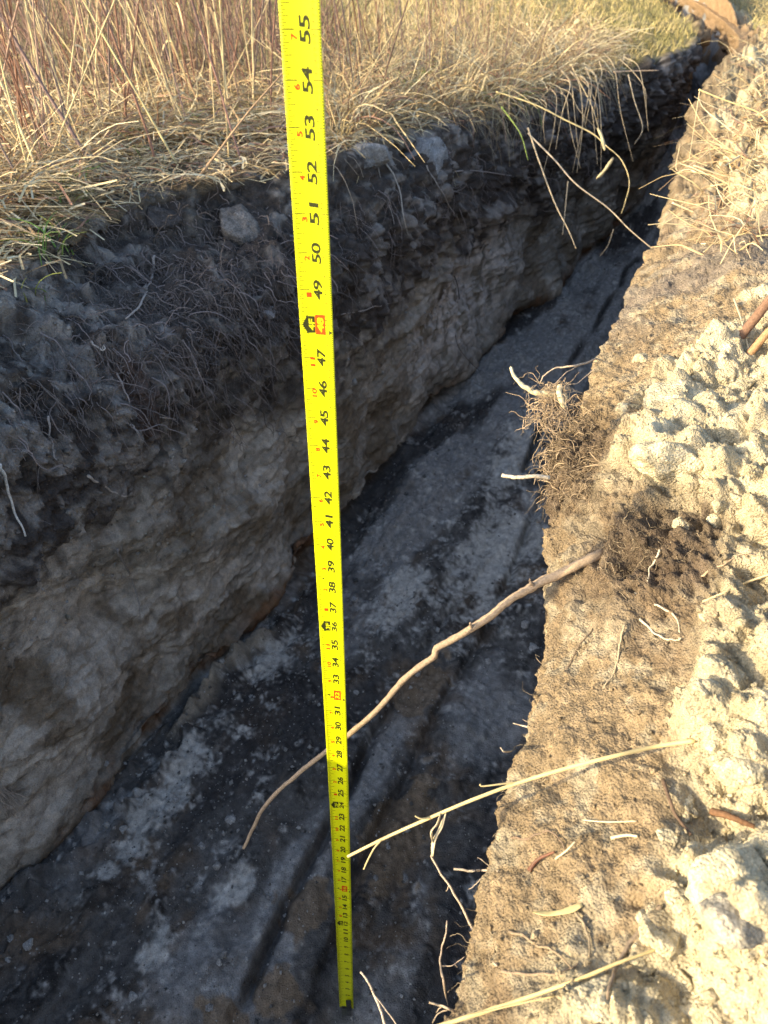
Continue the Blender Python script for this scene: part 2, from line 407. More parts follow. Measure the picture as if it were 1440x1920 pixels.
for (a, b, r, h) in ((.625, .075, .010, .02), (.615, .068, .007, .02), (.30, .10, .004, .01), (.745, .17, .012, .02)):
    disp -= h*np.exp(-((UB-a)/r)**2-((off-b)/r)**2)
# pores
disp -= (1-inner)*.0055*sst(.22, .10, w3)*np.clip(fine*2+.5, 0, 1)*(1-wall)
PB = PB+nB*(disp*np.clip(1, 0, 1))[..., None].astype(np.float32)
n3 = fbm(S, 7, 3, 91); n4 = fbm(S, 30, 3, 97, .6); n5 = fbm(S, 130, 2, 99)
Cb = np.ones(VB.shape+(3,), np.float32)*np.array([.27, .205, .125], np.float32)
Cb = mixc(Cb, (.37, .32, .225), sst(-.1, .2, n4+.6*n3)*.75)
Cb = mixc(Cb, (.17, .125, .08), sst(.05, .3, n3-n4*.3)*.7)
Cb = mixc(Cb, (.56, .49, .33), np.clip(inner*(.9+.5*n4), 0, 1))
Cb = mixc(Cb, (.36, .30, .19), inner*sst(.0, .3, n3*.8+n4)*.6)
Cb = mixc(Cb, (.105, .078, .056), np.clip(matz*1.7+n4*1.2*matz-.1, 0, 1)*.9)
dirt = np.exp(-((UB-.95)/.10)**2-((off-.02)/.07)**2)
Cb = mixc(Cb, (.30, .23, .14), dirt*.6)
Cb = mixc(Cb, (.20, .17, .14), sst(1.05, 1.2, UB)*sst(1.7, 1.4, UB)*sst(.0, .2, n3+.15)*.7)
Cb = mixc(Cb, (.28, .27, .245), wall*.8)
Cb = mixc(Cb, (.22, .17, .11), sst(1.65, 2.2, UB)*sst(5.2, 4.6, UB)*sst(-.3, .2, n3+n4)*.8)
Cb = mixc(Cb, (.28, .185, .10), sst(4.2, 5.3, UB)*.85*sst(.22, .08, off+.1*n3))
Cb = mixc(Cb, (.20, .17, .075), sst(.5, .8, off*(1+2.2*sst(3.6, 5, UB)))*.85)
Cb = np.clip(Cb*(1+.3*n5[..., None]), .01, .8)
tag(part_of_grid('trench_bank', PB, Cb, 0, VB.shape[1]-1, M_sand), kind='structure')

# ------------------------------------------------------------------ photo ray -> place in the world
cp, sp = math.cos(PITCH), math.sin(PITCH)
def ray(x, y):
    a = (x-720)/FPX; b = (960-y)/FPX
    return np.array([a, cp+b*sp, -sp+b*cp])
def at(x, y, t):
    return np.array([0, 0, CAMH])+ray(x, y)*t
def on_z(x, y, z):
    r = ray(x, y); return np.array([0, 0, CAMH])+r*((z-CAMH)/r[2])
_allP = np.concatenate([PA.reshape(-1, 3), PB.reshape(-1, 3)]); _allN = np.concatenate([normals(PA).reshape(-1, 3), normals(PB).reshape(-1, 3)])
_rel = _allP-np.array([0, 0, CAMH], np.float32)
_dep = _rel[:, 1]*cp-_rel[:, 2]*sp
_ok = _dep > .1; _allP = _allP[_ok]; _allN = _allN[_ok]; _rel = _rel[_ok]; _dep = _dep[_ok]
_sx = 720+FPX*_rel[:, 0]/_dep; _sy = 960-FPX*(_rel[:, 1]*sp+_rel[:, 2]*cp)/_dep
_in = (_sx > -200) & (_sx < 1640) & (_sy > -200) & (_sy < 2120)
_allP = _allP[_in]; _allN = _allN[_in]; _dep = _dep[_in]; _sx = _sx[_in]; _sy = _sy[_in]
_bk = {}
_key = (np.floor(_sx/20).astype(int)+50)*1000+(np.floor(_sy/20).astype(int)+50)
_ord = np.argsort(_key, kind='stable'); _ks = _key[_ord]
_u, _st = np.unique(_ks, return_index=True); _en = np.append(_st[1:], len(_ks))
_bk = {int(k): _ord[a:b] for k, a, b in zip(_u, _st, _en)}
def surf(x, y):
    """visible surface point, its normal and its depth at a photo pixel"""
    ids = [_bk[k] for dx in (-1, 0, 1) for dy in (-1, 0, 1)
           if (k := (int(x//20)+50+dx)*1000+int(y//20)+50+dy) in _bk]
    if not ids: return on_z(x, y, 1.0), np.array([0, 0, 1.0]), None
    ids = np.concatenate(ids); d = np.hypot(_sx[ids]-x, _sy[ids]-y)
    for r in (4, 8, 16, 30):
        m = d < r
        if m.sum() >= 2:
            c = ids[m]; i = c[np.argmin(_dep[c])]
            c2 = c[_dep[c] < _dep[i]+.06]; j = c2[np.argmin(np.hypot(_sx[c2]-x, _sy[c2]-y))]
            return _allP[j].astype(float), _allN[j].astype(float), float(_dep[j])
    return on_z(x, y, 1.0), np.array([0, 0, 1.0]), None

# ------------------------------------------------------------------ strands
def smooth_path(pts, n):
    pts = np.asarray(pts, float)
    if len(pts) == 2:
        t = np.linspace(0, 1, n)[:, None]; return pts[0]*(1-t)+pts[1]*t
    P = np.vstack([2*pts[0]-pts[1], pts, 2*pts[-1]-pts[-2]]); out = []
    m = len(pts)-1; ts = np.linspace(0, m, n)
    for t in ts:
        i = min(int(t), m-1); f = t-i; a, b, c, d = P[i:i+4]
        out.append(.5*((2*b)+(-a+c)*f+(2*a-5*b+4*c-d)*f*f+(-a+3*b-3*c+d)*f**3))
    return np.array(out)

class Batch:
    def __init__(s): s.V = []; s.Q = []; s.C = []; s.n = 0
    def tube(s, path, rad, col, k=5, flat=1.0, jit=0.0, col2=None):
        path = np.asarray(path, float); n = len(path); rad = np.broadcast_to(np.asarray(rad, float), (n,))
        T = np.gradient(path, axis=0); T /= np.linalg.norm(T, axis=1, keepdims=True)+1e-9
        ref = np.array([0, 0, 1.0]) if abs(T[0, 2]) < .9 else np.array([1.0, 0, 0])
        A = np.cross(T, ref); A /= np.linalg.norm(A, axis=1, keepdims=True)+1e-9; B = np.cross(T, A)
        th = np.linspace(0, 2*math.pi, k, endpoint=False)
        R = rad[:, None]*(1+(rng.uniform(-jit, jit, (n, k)) if jit else 0))
        V = path[:, None]+(A[:, None]*np.cos(th)[None, :, None]+B[:, None]*np.sin(th)[None, :, None]*flat)*R[..., None]
        i = np.arange(n-1)[:, None]*k; j = np.arange(k)[None]; j2 = (j+1) % k
        Q = np.stack([i+j, i+j2, i+k+j2, i+k+j], -1).reshape(-1, 4)
        # close the ends
        if k == 4: Q = np.vstack([Q, [[3, 2, 1, 0]], [[(n-1)*k+q for q in (0, 1, 2, 3)]]])
        elif k == 6:
            e = (n-1)*k; Q = np.vstack([Q, [[3, 2, 1, 0], [5, 4, 3, 0]], [[e, e+1, e+2, e+3], [e, e+3, e+4, e+5]]])
        s.V.append(V.reshape(-1, 3)); s.Q.append(Q+s.n)
        c = np.asarray(col, float)
        cc = np.broadcast_to(c, (n, 3)) if col2 is None else c+(np.asarray(col2)-c)*np.linspace(0, 1, n)[:, None]
        s.C.append(np.repeat(cc, k, 0)); s.n += n*k
    def ribbon(s, path, wid, col, side=None, fold=.25):
        """flat leaf: three columns with a folded midrib, two sided thin blade"""
        path = np.asarray(path, float); n = len(path); wid = np.broadcast_to(np.asarray(wid, float), (n,))
        T = np.gradient(path, axis=0); T /= np.linalg.norm(T, axis=1, keepdims=True)+1e-9
        side = rng.normal(size=3) if side is None else np.asarray(side, float)
        A = np.cross(T, side); A /= np.linalg.norm(A, axis=1, keepdims=True)+1e-9; B = np.cross(T, A)
        V = np.stack([path+A*wid[:, None], path+B*wid[:, None]*fold, path-A*wid[:, None]], 1)
        i = np.arange(n-1)[:, None]*3; j = np.arange(2)[None]
        Q = np.stack([i+j, i+j+1, i+3+j+1, i+3+j], -1).reshape(-1, 4)
        s.V.append(V.reshape(-1, 3)); s.Q.append(Q+s.n); s.C.append(np.repeat(np.broadcast_to(np.asarray(col, float), (n, 3)), 3, 0)); s.n += n*3
    def build(s, name, mat, parent=None, origin=None):
        V = np.concatenate(s.V)
        if origin is not None: V = V-np.asarray(origin)
        o = np_mesh(name, V, quads=np.concatenate(s.Q), col=np.concatenate(s.C), mat=mat, parent=parent)
        if origin is not None: o.location = origin
        return o

def pt(p):
    """(x, y) = on the surface; (x, y, t) = at depth t in metres; (x, y, 's', off) = off metres in front of the surface"""
    if len(p) == 2: q, n, d = surf(p[0], p[1]); return q+n*.0015
    if p[2] == 's':
        q, n, d = surf(p[0], p[1]); return at(p[0], p[1], (d or 2.0)-p[3])
    return at(*p)
def wiggle(path, amp, k=1.0):
    n = len(path); w = rng.normal(size=(n, 3))*amp
    for _ in range(2): w[1:-1] = (w[:-2]+w[1:-1]+w[2:])/3
    w[0] *= 0; return path+w*k

# ================================================================== tape measure
IN = .0254; BW = .0236; TD = .509
tape = bpy.data.objects.new('tape_measure', None); COL.objects.link(tape)
tag(tape, 'yellow steel tape measure standing upright from the trench floor, showing inches up to 55', 'tape measure')
_cx = [(0, 650), (12, 644.5), (24, 636.5), (36, 622.5), (48, 592.5), (55, 565), (62, 520)]
def tape_center(s_in):
    """x,y,z of the blade centre s_in inches above the floor"""
    z = s_in*IN; t = (TD*cp-(z-CAMH)*sp)      # depth
    px = np.interp(s_in, _sx_i, _sx_v)
    return (px-720)/FPX*t, TD+0*z, z
_sx_i = np.linspace(0, 64, 260)
_co = np.polyfit([a for a, b in _cx[:-1]], [(b-720)/FPX*(TD*cp-(a*IN-CAMH)*sp) for a, b in _cx[:-1]], 3)
def tape_xyz(a, s_in, proud=0.0):
    """a = across the blade, -1 (left edge) .. 1; s_in = inches"""
    a = np.asarray(a, float); s_in = np.asarray(s_in, float)
    x0 = np.polyval(_co, s_in); z = s_in*IN
    tw = math.radians(-6)
    th = a*.20                                    # concave side towards the camera
    R = BW/2/.20
    lx = R*np.sin(th); ly = -R*(1-np.cos(th))-proud*np.cos(th); lx = lx-proud*np.sin(th)
    return np.stack([x0+lx*math.cos(tw)-ly*math.sin(tw), TD+lx*math.sin(tw)+ly*math.cos(tw), z+0*lx], -1)
tape.location = tuple(map(float, tape_xyz(0, 0)))
TL = np.array(tape.location)
M_tape = material('yellow_tape_paint', (.86, .90, .003), rough=.4, nscale=30, namt=.09, bump=.05, bdist=.0003, spec=.5)
M_print = material('black_print', (.035, .04, .012), rough=.5, nscale=900, namt=.3, bump=0)
M_red = material('red_print', (.78, .07, .01), rough=.5, nscale=900, namt=.2, bump=0)
M_steel = material('dark_steel', (.09, .09, .09), rough=.45, nscale=300, namt=.4, bump=.2, spec=.6)
M_steel.node_tree.nodes['Principled BSDF'].inputs['Metallic'].default_value = .6
def blade_mesh():
    na, ns = 13, 250; a = np.linspace(-1, 1, na); s = np.linspace(.0, 63, ns)
    Sg, Ag = np.meshgrid(s, a, indexing='ij')
    F = tape_xyz(Ag, Sg); Bk = tape_xyz(Ag, Sg, -.00018)
    V = np.concatenate([F.reshape(-1, 3), Bk.reshape(-1, 3)])-TL
    f1 = grid_faces(ns, 0, na-1, na); f2 = f1[:, ::-1]+ns*na
    i = np.arange(ns-1); e = []
    for j in (0, na-1):
        a0 = i*na+j; q = np.stack([a0, a0+na, a0+na+ns*na, a0+ns*na], -1); e.append(q if j == 0 else q[:, ::-1])
    j = np.arange(na-1); q = np.stack([j+1, j, j+ns*na, j+1+ns*na], -1); e.append(q)
    return np_mesh('blade', V, quads=np.vstack([f1, f2]+e), mat=M_tape, parent=tape)
blade_mesh()
def on_tape(V2, proud=.00012):
    """V2: (n,2) = (across -1..1, inches)"""
    V2 = np.asarray(V2, float); return tape_xyz(V2[:, 0], V2[:, 1], proud)-TL
# graduation marks
V = []; Q = []
def bar(a0, a1, s, w=.022):
    n = 3; aa = np.linspace(a0, a1, n+1)
    b = len(V)
    for a in aa: V.append((a, s-w/2)); V.append((a, s+w/2))
    for k in range(n): Q.append([b+2*k, b+2*k+2, b+2*k+3, b+2*k+1])
for i16 in range(8, 62*16):
    s = i16/16
    L = .2
    if i16 % 16 == 0: L = .66
    elif i16 % 8 == 0: L = .54
    elif i16 % 4 == 0: L = .40
    elif i16 % 2 == 0: L = .30
    bar(-.985, -.985+L, s, .020 if i16 % 16 else .028)
    L2 = .52 if i16 % 16 == 0 else (.24 if i16 % 2 == 0 else .13)
    bar(.985-L2, .985, s, .018 if i16 % 16 else .026)
np_mesh('graduation_marks', on_tape(V), quads=Q, mat=M_print, smooth=False, parent=tape)

_fc = {}
def text_mesh(txt, bold=.02):
    if (txt, bold) in _fc: return _fc[(txt, bold)]
    c = bpy.data.curves.new('lettering', 'FONT'); c.body = txt; c.size = 1.0; c.offset = bold; c.fill_mode = 'FRONT'
    c.resolution_u = 3; c.align_x = 'CENTER'; c.align_y = 'CENTER'; c.space_character = .92
    o = bpy.data.objects.new('lettering', c); COL.objects.link(o)
    dg = bpy.context.evaluated_depsgraph_get(); dg.update()
    me = bpy.data.meshes.new_from_object(o.evaluated_get(dg))
    V = np.array([v.co[:2] for v in me.vertices]); F = [list(p.vertices) for p in me.polygons]
    bpy.data.objects.remove(o); bpy.data.curves.remove(c); bpy.data.meshes.remove(me)
    lo = V.min(0); hi = V.max(0); V = V-(lo+hi)/2
    _fc[(txt, bold)] = (V, F, hi-lo); return _fc[(txt, bold)]
def numeral(txt, a, s, height, length, mat, name, bold=.028, proud=.00012, slant=.10):
    """text turned a quarter: its top points to the blade's left edge and it reads upwards.
    height = across the blade (in blade half widths), length = along it (inches)"""
    V, F, wh = text_mesh(txt, bold)
    vx = V[:, 0]/wh[0]*length; vy = V[:, 1]/wh[1]*height
    vx = vx+slant*vy/height*length*.5
    W = on_tape(np.stack([a-vy, s+vx], -1), proud)
    me = bpy.data.meshes.new(name); me.from_pydata([tuple(map(float, w)) for w in W], [], F); me.materials.append(mat); me.update()
    o = bpy.data.objects.new(name, me); COL.objects.link(o); o.parent = tape; return o
def flat_part(name, pts, mat, proud, faces=None):
    W = on_tape(pts, proud)
    me = bpy.data.meshes.new(name); me.from_pydata([tuple(map(float, w)) for w in W], [], faces or [list(range(len(pts)))])
    me.materials.append(mat); me.update(); o = bpy.data.objects.new(name, me); COL.objects.link(o); o.parent = tape; return o
def strip_part(name, a0, a1, half, s0, mat, proud):
    aa = np.linspace(a0, a1, 25); P = []
    for a in aa: h = max(half(a), .002); P += [(a, s0-h), (a, s0+h)]
    return flat_part(name, P, mat, proud, [[2*k, 2*k+2, 2*k+3, 2*k+1] for k in range(24)])
for n in range(1, 60):
    stud = n % 16 == 0; foot = n % 12 == 0
    ln = .44 if n >= 10 else .20
    if foot:
        ln = .40
        # house-shaped marker pointing to the left edge
        strip_part('foot_marker', -.86, -.10, lambda a: .0+.32*min(1, (a+.86)/.34) if a < -.52 else .25, n, M_print, .00012)
        numeral(f'{n//12}F', -.30, n-.0, .34, .34, M_tape, 'foot_label', .01, .00024)
    if stud:
        strip_part('stud_box', -.08, .54, lambda a: .30, n, M_red, .00012)
        numeral(str(n), .23, n, .38, .42, M_tape, 'numeral', .015, .00024)
        flat_part('stud_arrow', [(.92, n-.22), (.74, n-.13), (.74, n-.31)], M_print, .00016)
        if not foot: flat_part('stud_arrow', [(-.64, n+.02), (-.44, n+.09), (-.44, n-.05)], M_print, .00016)
    else:
        numeral(str(n), .19 if not foot else .22, n+.0, .56 if not foot else .46, ln+.12 if n >= 10 else ln, M_print, 'numeral', .032)
    if not foot and n > 12:
        r = n % 12
        numeral(str(r), -.36 if not stud else -.24, n-.14, .32, .145*(len(str(r)) if r > 9 else 1)+.0, M_red, 'foot_numeral', .04)
for k in (1, 2, 3):
    s = 19.2*k; flat_part('truss_diamond', [(-.56, s), (-.46, s+.05), (-.36, s), (-.46, s-.05)], M_print, .00015)
for n in range(28, 60):
    for k, f in enumerate(('1/8', '1/4', '3/8', '1/2', '5/8', '3/4', '7/8')):
        if n % 16 == 15 and k == 6: continue
        s = n+(k+1)/8
        numeral(f, .63, s-.0, .17, .085, M_red if k % 2 else M_print, 'fraction_label', .015, slant=.3)
# hook at the end of the blade, folded towards the camera, and two rivets
hx = []
def boxm(name, pts8, mat):
    f = [[0, 1, 2, 3], [7, 6, 5, 4], [0, 4, 5, 1], [1, 5, 6, 2], [2, 6, 7, 3], [3, 7, 4, 0]]
    me = bpy.data.meshes.new(name); me.from_pydata([tuple(map(float, p)) for p in pts8], [], f); me.materials.append(mat); me.update()
    o = bpy.data.objects.new(name, me); COL.objects.link(o); o.parent = tape; return o
def hook():
    V = []; F = []
    def bx(x0, x1, y0, y1, z0, z1):
        b = len(V); V.extend([(x0, y0, z0), (x1, y0, z0), (x1, y1, z0), (x0, y1, z0), (x0, y0, z1), (x1, y0, z1), (x1, y1, z1), (x0, y1, z1)])
        F.extend([[b+q for q in f] for f in ([0, 3, 2, 1], [4, 5, 6, 7], [0, 1, 5, 4], [1, 2, 6, 5], [2, 3, 7, 6], [3, 0, 4, 7])])
    bx(.000, .0080, -.0045, -.0035, .001, .040)
    bx(-.0085, .0085, -.013, -.0035, -.0015, .0)
    bx(-.0085, .0085, .0, .001, -.006, .004)
    me = bpy.data.meshes.new('end_hook'); me.from_pydata(V, [], F); me.materials.append(M_steel); me.update()
    o = bpy.data.objects.new('end_hook', me); COL.objects.link(o); o.parent = tape
    bv = o.modifiers.new('bevel', 'BEVEL'); bv.width = .0004; bv.segments = 2
    for z in (.010, .030):
        b = Batch(); p0 = np.array([.0045, -.0044, z]); b.tube([p0, p0+[0, -.0006, 0], p0+[0, -.0009, 0]], [.0016, .0015, .0006], (.2, .2, .2), 6)
        b.build('rivet', M_steel, tape)
hook()

# ================================================================== roots and straws, each at its own place
def strand(name, pts, r0, r1, col, label, cat, group=None, mat=None, n=None, k=6, wig=0.0, jit=.12, branches=(), flat=1.0, col2=None):
    P = smooth_path([pt(p) for p in pts], n or max(12, len(pts)*7))
    if wig: P = wiggle(P, wig)
    b = Batch(); b.tube(P, np.linspace(r0, r1, len(P)), col, k, flat, jit, col2)
    for br in branches:
        Q = smooth_path([pt(p) for p in br], len(br)*5)
        if wig: Q = wiggle(Q, wig)
        b.tube(Q, np.linspace(r0*.5, r1*.45, len(Q)), col, 4, flat, jit)
    o = b.build(name, mat or M_root, origin=P[0]); return tag(o, label, cat, group)

TAN = (.50, .36, .20); PALE = (.62, .52, .33); RED = (.24, .12, .075); GREYB = (.30, .25, .20); STR = (.62, .50, .24)
strand('tree_root', [(1140, 1030, 's', -.03), (1118, 1042, 's', .000), (1080, 1060, 's', .008), (1045, 1078, .795), (1000, 1098, .80), (960, 1122, .80), (925, 1150, .805), (880, 1180, .81), (822, 1215, .82), (812, 1232, .822), (770, 1262, .83), (715, 1322, .845), (660, 1372, .86), (600, 1418, .88), (545, 1462, .90), (500, 1508, .92), (472, 1555, .94), (457, 1590, .95)],
       .0054, .0020, (.40, .30, .20), 'long brown woody root reaching from the right bank across the trench behind the yellow tape', 'root', k=8, wig=.0008, jit=.13, n=110,
       branches=[[(1000, 1098, .798), (992, 1085, .79)], [(885, 1178, .808), (880, 1166, .80)]])
strand('straw', [(1306, 1387), (1230, 1400, 's', .012), (1150, 1418, 's', .03), (1050, 1444, .59), (960, 1472, .60), (880, 1502, .605), (800, 1536, .615), (720, 1572, .63), (652, 1606, .64)],
       .0018, .0013, STR, 'long golden straw reaching from the right bank over the trench, tip against the tape', 'straw', mat=M_straw, jit=.03,
       branches=[[(975, 1466, .60), (940, 1470, .598), (905, 1474, .597), (900, 1470, .597)], [(808, 1533, .613), (790, 1535, .61), (778, 1530, .61)], [(715, 1575, .63), (702, 1590, .63), (690, 1612, .632), (682, 1630, .632)]])
def leaf(name, pts, wid, col, label, cat='leaf', group=None, side=None):
    P = smooth_path([pt(p) for p in pts], 14); t = np.linspace(0, 1, 14); w = wid*np.clip(np.sin(np.pi*np.clip(t*.85+.03, 0, 1))**.9*(1+.25*np.sin(t*9)), .02, 1)+.0002
    b = Batch(); b.ribbon(P, w, col, side=side if side is not None else (0, 1, -.3), fold=.5)
    o = b.build(name, M_straw, origin=P[0]); m = o.modifiers.new('thick', 'SOLIDIFY'); m.thickness = .0004
    return tag(o, label, cat, group)
leaf('dry_leaf', [(836, 1524, .61), (828, 1550, .61), (815, 1575, .61), (811, 1604, .612)], .0038, PALE, 'small pale folded dry leaf hanging below the long straw', side=(1, .2, .3))
leaf('dry_leaf', [(826, 1524, .61), (820, 1545, .606), (809, 1560, .606), (812, 1580, .608)], .0020, PALE, 'narrow pale leaf sliver hanging beside the folded leaf under the long straw', side=(1, -.2, .3))
leaf('dry_leaf', [(1000, 1709), (1030, 1713, 's', .004), (1062, 1708, 's', .006), (1092, 1696, 's', .002)], .0026, STR, 'curled yellow dry leaf lying on the brown bank slope', side=(0, .3, 1))
strand('root', [(935, 1815), (905, 1775, .60), (888, 1745, .62), (865, 1700, .64), (842, 1660, .65), (822, 1630, .66), (806, 1600, .665)], .0011, .0009, (.50, .40, .29), 'thin tan root arching up and left from the lower bank edge', 'root', wig=.0006,
       branches=[[(842, 1658, .65), (838, 1672, .65)]])
strand('root', [(840, 1885, 's', .0), (833, 1850, .585), (826, 1810, .60), (828, 1780, .61), (835, 1755, .61), (838, 1727, .615)], .0009, .0006, (.52, .42, .31), 'thin upright root at the foot of the picture with a forked side twig', 'root', wig=.0005,
       branches=[[(828, 1810, .60), (850, 1808, .595), (868, 1796, .59)], [(852, 1807, .595), (858, 1815, .595)]])
strand('root', [(934, 1634, 's', 0), (912, 1632, .665), (890, 1633, .67), (870, 1631, .672), (851, 1629, .675)], .0011, .0010, (.50, .42, .32), 'short stubby root with small forks poking left over the trench', 'root', wig=.0004,
       branches=[[(926, 1632, .664), (910, 1618, .66), (896, 1606, .66)], [(922, 1634, .664), (905, 1645, .665), (890, 1660, .665), (880, 1668, .665)], [(905, 1646, .665), (900, 1656, .665)]])
strand('root', [(722, 1925, .60), (712, 1890, .61), (700, 1860, .62), (688, 1838, .625), (676, 1822, .63)], .0010, .0008, (.60, .50, .38), 'pale forked rootlet at the bottom edge, right of the tape end', 'root', wig=.0003, branches=[[(745, 1925, .60), (725, 1895, .605), (705, 1870, .61), (697, 1858, .62)]])
strand('root', [(870, 1905, 's', 0), (845, 1893, .545), (825, 1885, .55), (805, 1880, .55)], .0010, .0007, (.50, .40, .28), 'pale branched root at the bottom edge below the upright rootlet', 'root', wig=.0004,
       branches=[[(840, 1893, .545), (822, 1900, .545), (812, 1918, .545)], [(828, 1888, .548), (818, 1898, .548)]])
strand('root', [(1062, 745, .86), (1045, 742, .85), (1020, 738, .845), (995, 733, .845), (975, 718, .845), (962, 703, .845), (958, 688, .845)], .0040, .0016, (.68, .58, .36), 'thick cream root stub curving up to a point over the trench', 'root', k=8, wig=.0008, jit=.15)
strand('root', [(1050, 725, .84), (1048, 735, .835), (1052, 750, .835), (1058, 762, .84)], .0034, .0030, (.70, .60, .38), 'short cream root knuckle next to the pointed root stub', 'root', k=8, jit=.12)
strand('root', [(1030, 896, .80), (1000, 893, .795), (970, 896, .795), (942, 892, .80)], .0022, .0019, (.66, .55, .40), 'stubby pale root poking left out of the hanging root tuft', 'root', k=6, wig=.0004)
strand('root', [(1120, 672, 's', 0), (1085, 685, .94), (1050, 690, .94), (1025, 700, .94), (1015, 712, .94)], .0014, .0007, (.45, .36, .26), 'wiry root above the cream stub, reaching left over the trench', 'root', wig=.0012,
       branches=[[(1085, 686, .94), (1060, 700, .93), (1040, 720, .93), (1030, 722, .93)], [(1115, 690, .93), (1100, 705, .93), (1080, 718, .92), (1062, 722, .92)]])
strand('root', [(1008, 1368, 's', 0), (985, 1362, .75), (962, 1356, .755)], .0010, .0006, (.62, .52, .38), 'fine pale rootlet with two prongs at the bank edge above the long straw', 'root', branches=[[(1002, 1360, .745), (990, 1354, .745), (980, 1349, .745)]])
strand('root', [(968, 1405, 's', 0), (950, 1410, .72), (938, 1401, .725)], .0009, .0006, (.55, .46, .34), 'tiny curled rootlet at the bank edge just above the long straw', 'root', wig=.0004)
strand('twig', [(1245, 1462), (1256, 1500, 's', .006), (1268, 1530, 's', .006), (1290, 1568)], .0016, .0012, (.14, .095, .065), 'dark bent twig lying across the pale soil near the right edge', 'twig', jit=.1)
strand('twig', [(1335, 1522, 's', .006), (1360, 1528, 's', .010), (1390, 1540, 's', .008), (1418, 1552)], .0030, .0018, (.18, .10, .055), 'short thick reddish brown twig on the pale clods at right', 'twig', jit=.12)
strand('stick', [(1385, 634, .93), (1412, 602, .915), (1445, 560, .90), (1490, 505, .88)], .0062, .0054, (.20, .12, .08), 'smooth dark brown stick leaning out past the right edge above the pale clod', 'stick', k=8, jit=.05)
strand('stick', [(1392, 680, .92), (1415, 652, .91), (1470, 590, .90)], .0050, .0044, (.42, .25, .13), 'orange brown stick beside the dark stick at the right edge', 'stick', k=8, jit=.08)
strand('dead_stalk', [(1340, 400, 's', .0), (1360, 360, 's', .04), (1390, 300, 's', .08), (1430, 220, 's', .12)], .0030, .0022, (.10, .07, .05), 'dark leaning stalk on the far right bank', 'stalk', mat=M_straw)
strand('straw', [(820, 1925, .50), (960, 1880, .49), (1080, 1838, .48), (1160, 1805, .48), (1232, 1780, .485)], .0015, .0010, (.60, .47, .22), 'out of focus golden straw crossing the bottom right corner', 'straw', mat=M_straw, branches=[[(880, 1905, .49), (960, 1885, .485), (1040, 1868, .48)]])
strand('straw', [(1320, 1130), (1360, 1110, 's', .006), (1400, 1092, 's', .006), (1445, 1076, 's', .004)], .0011, .0010, (.55, .44, .24), 'grey tan straw lying at the right edge beside the dark crumbly hollow', 'straw', mat=M_straw)
strand('straw', [(1096, 1538), (1140, 1541, 's', .004), (1196, 1543)], .0006, .0006, PALE, 'thin straight pale straw bit on the brown slope, upper of two', 'straw', mat=M_straw)
strand('straw', [(1148, 1573), (1175, 1566, 's', .003), (1196, 1569)], .0013, .0009, PALE, 'short wide pale straw bit on the brown slope, lower of two', 'straw', mat=M_straw)
strand('straw', [(1045, 1612), (1062, 1595, 's', .006), (1078, 1578, 's', .008)], .0008, .0005, PALE, 'short slanted straw bit beside the rusty red leaf scrap', 'straw', mat=M_straw)
strand('leaf_scrap', [(995, 1635), (1008, 1612, 's', .003), (1028, 1602, 's', .004), (1040, 1600)], .0019, .0007, (.17, .075, .045), 'rusty red scrap of leaf on the brown bank slope', 'leaf', mat=M_straw)
strand('straw', [(1376, 560, 's', .01), (1390, 600, 's', .012), (1404, 656, 's', .004)], .0012, .001, PALE, 'pale straw standing against the big pale clod at the right edge', 'straw', mat=M_straw)
# ---- roots on the bank surface, in the crumbly hollow
for k, (pts, c, lab) in enumerate([
    ([(1190, 1112), (1230, 1135), (1265, 1152), (1275, 1180), (1272, 1200)], (.55, .46, .32), 'pale crusted rootlet curling round the small hole in the bank'),
    ([(1200, 1160), (1225, 1185), (1255, 1200), (1275, 1195)], (.58, .50, .36), 'pale crusted rootlet below the curling one on the bank'),
    ([(1172, 1170), (1160, 1215), (1152, 1260), (1130, 1290)], (.42, .34, .22), 'fine root hanging straight down the bank slope below the dark hollow'),
    ([(1020, 1300), (1065, 1250), (1090, 1205), (1110, 1180)], (.20, .15, .10), 'thin dark strand running up the slope beside the slot'),  # a thin dark strand laid along the slope
    ([(1236, 1030), (1222, 1060), (1212, 1090)], (.60, .52, .38), 'short pale root in the dark crumbly hollow'),
    ([(1315, 1080), (1350, 1060), (1390, 1040), (1420, 1045)], (.38, .29, .19), 'brown root at the right of the dark hollow'),
    ([(960, 1570), (990, 1572), (1030, 1560), (1060, 1590)], (.22, .16, .11), 'dark root curved over the brown slope above the red scrap'),
    ([(955, 1745), (990, 1760), (1040, 1785), (1080, 1820)], (.30, .23, .15), 'brown root running down the lower bank slope'),
    ([(940, 1820), (980, 1828), (1040, 1826), (1085, 1810)], (.32, .24, .16), 'root lying level on the lowest bank slope'),
    ([(1070, 1695), (1100, 1740), (1105, 1790)], (.30, .24, .16), 'forked grey root under the curled yellow leaf'),
    ([(1240, 1700), (1200, 1745), (1165, 1790), (1140, 1860), (1130, 1920)], (.26, .20, .14), 'blurred brown root running down the bottom right corner')]):
    strand('root', [p+('s', .002) for p in pts], .0012 if k != 10 else .0022, .0006, c, lab, 'root', wig=.0012)

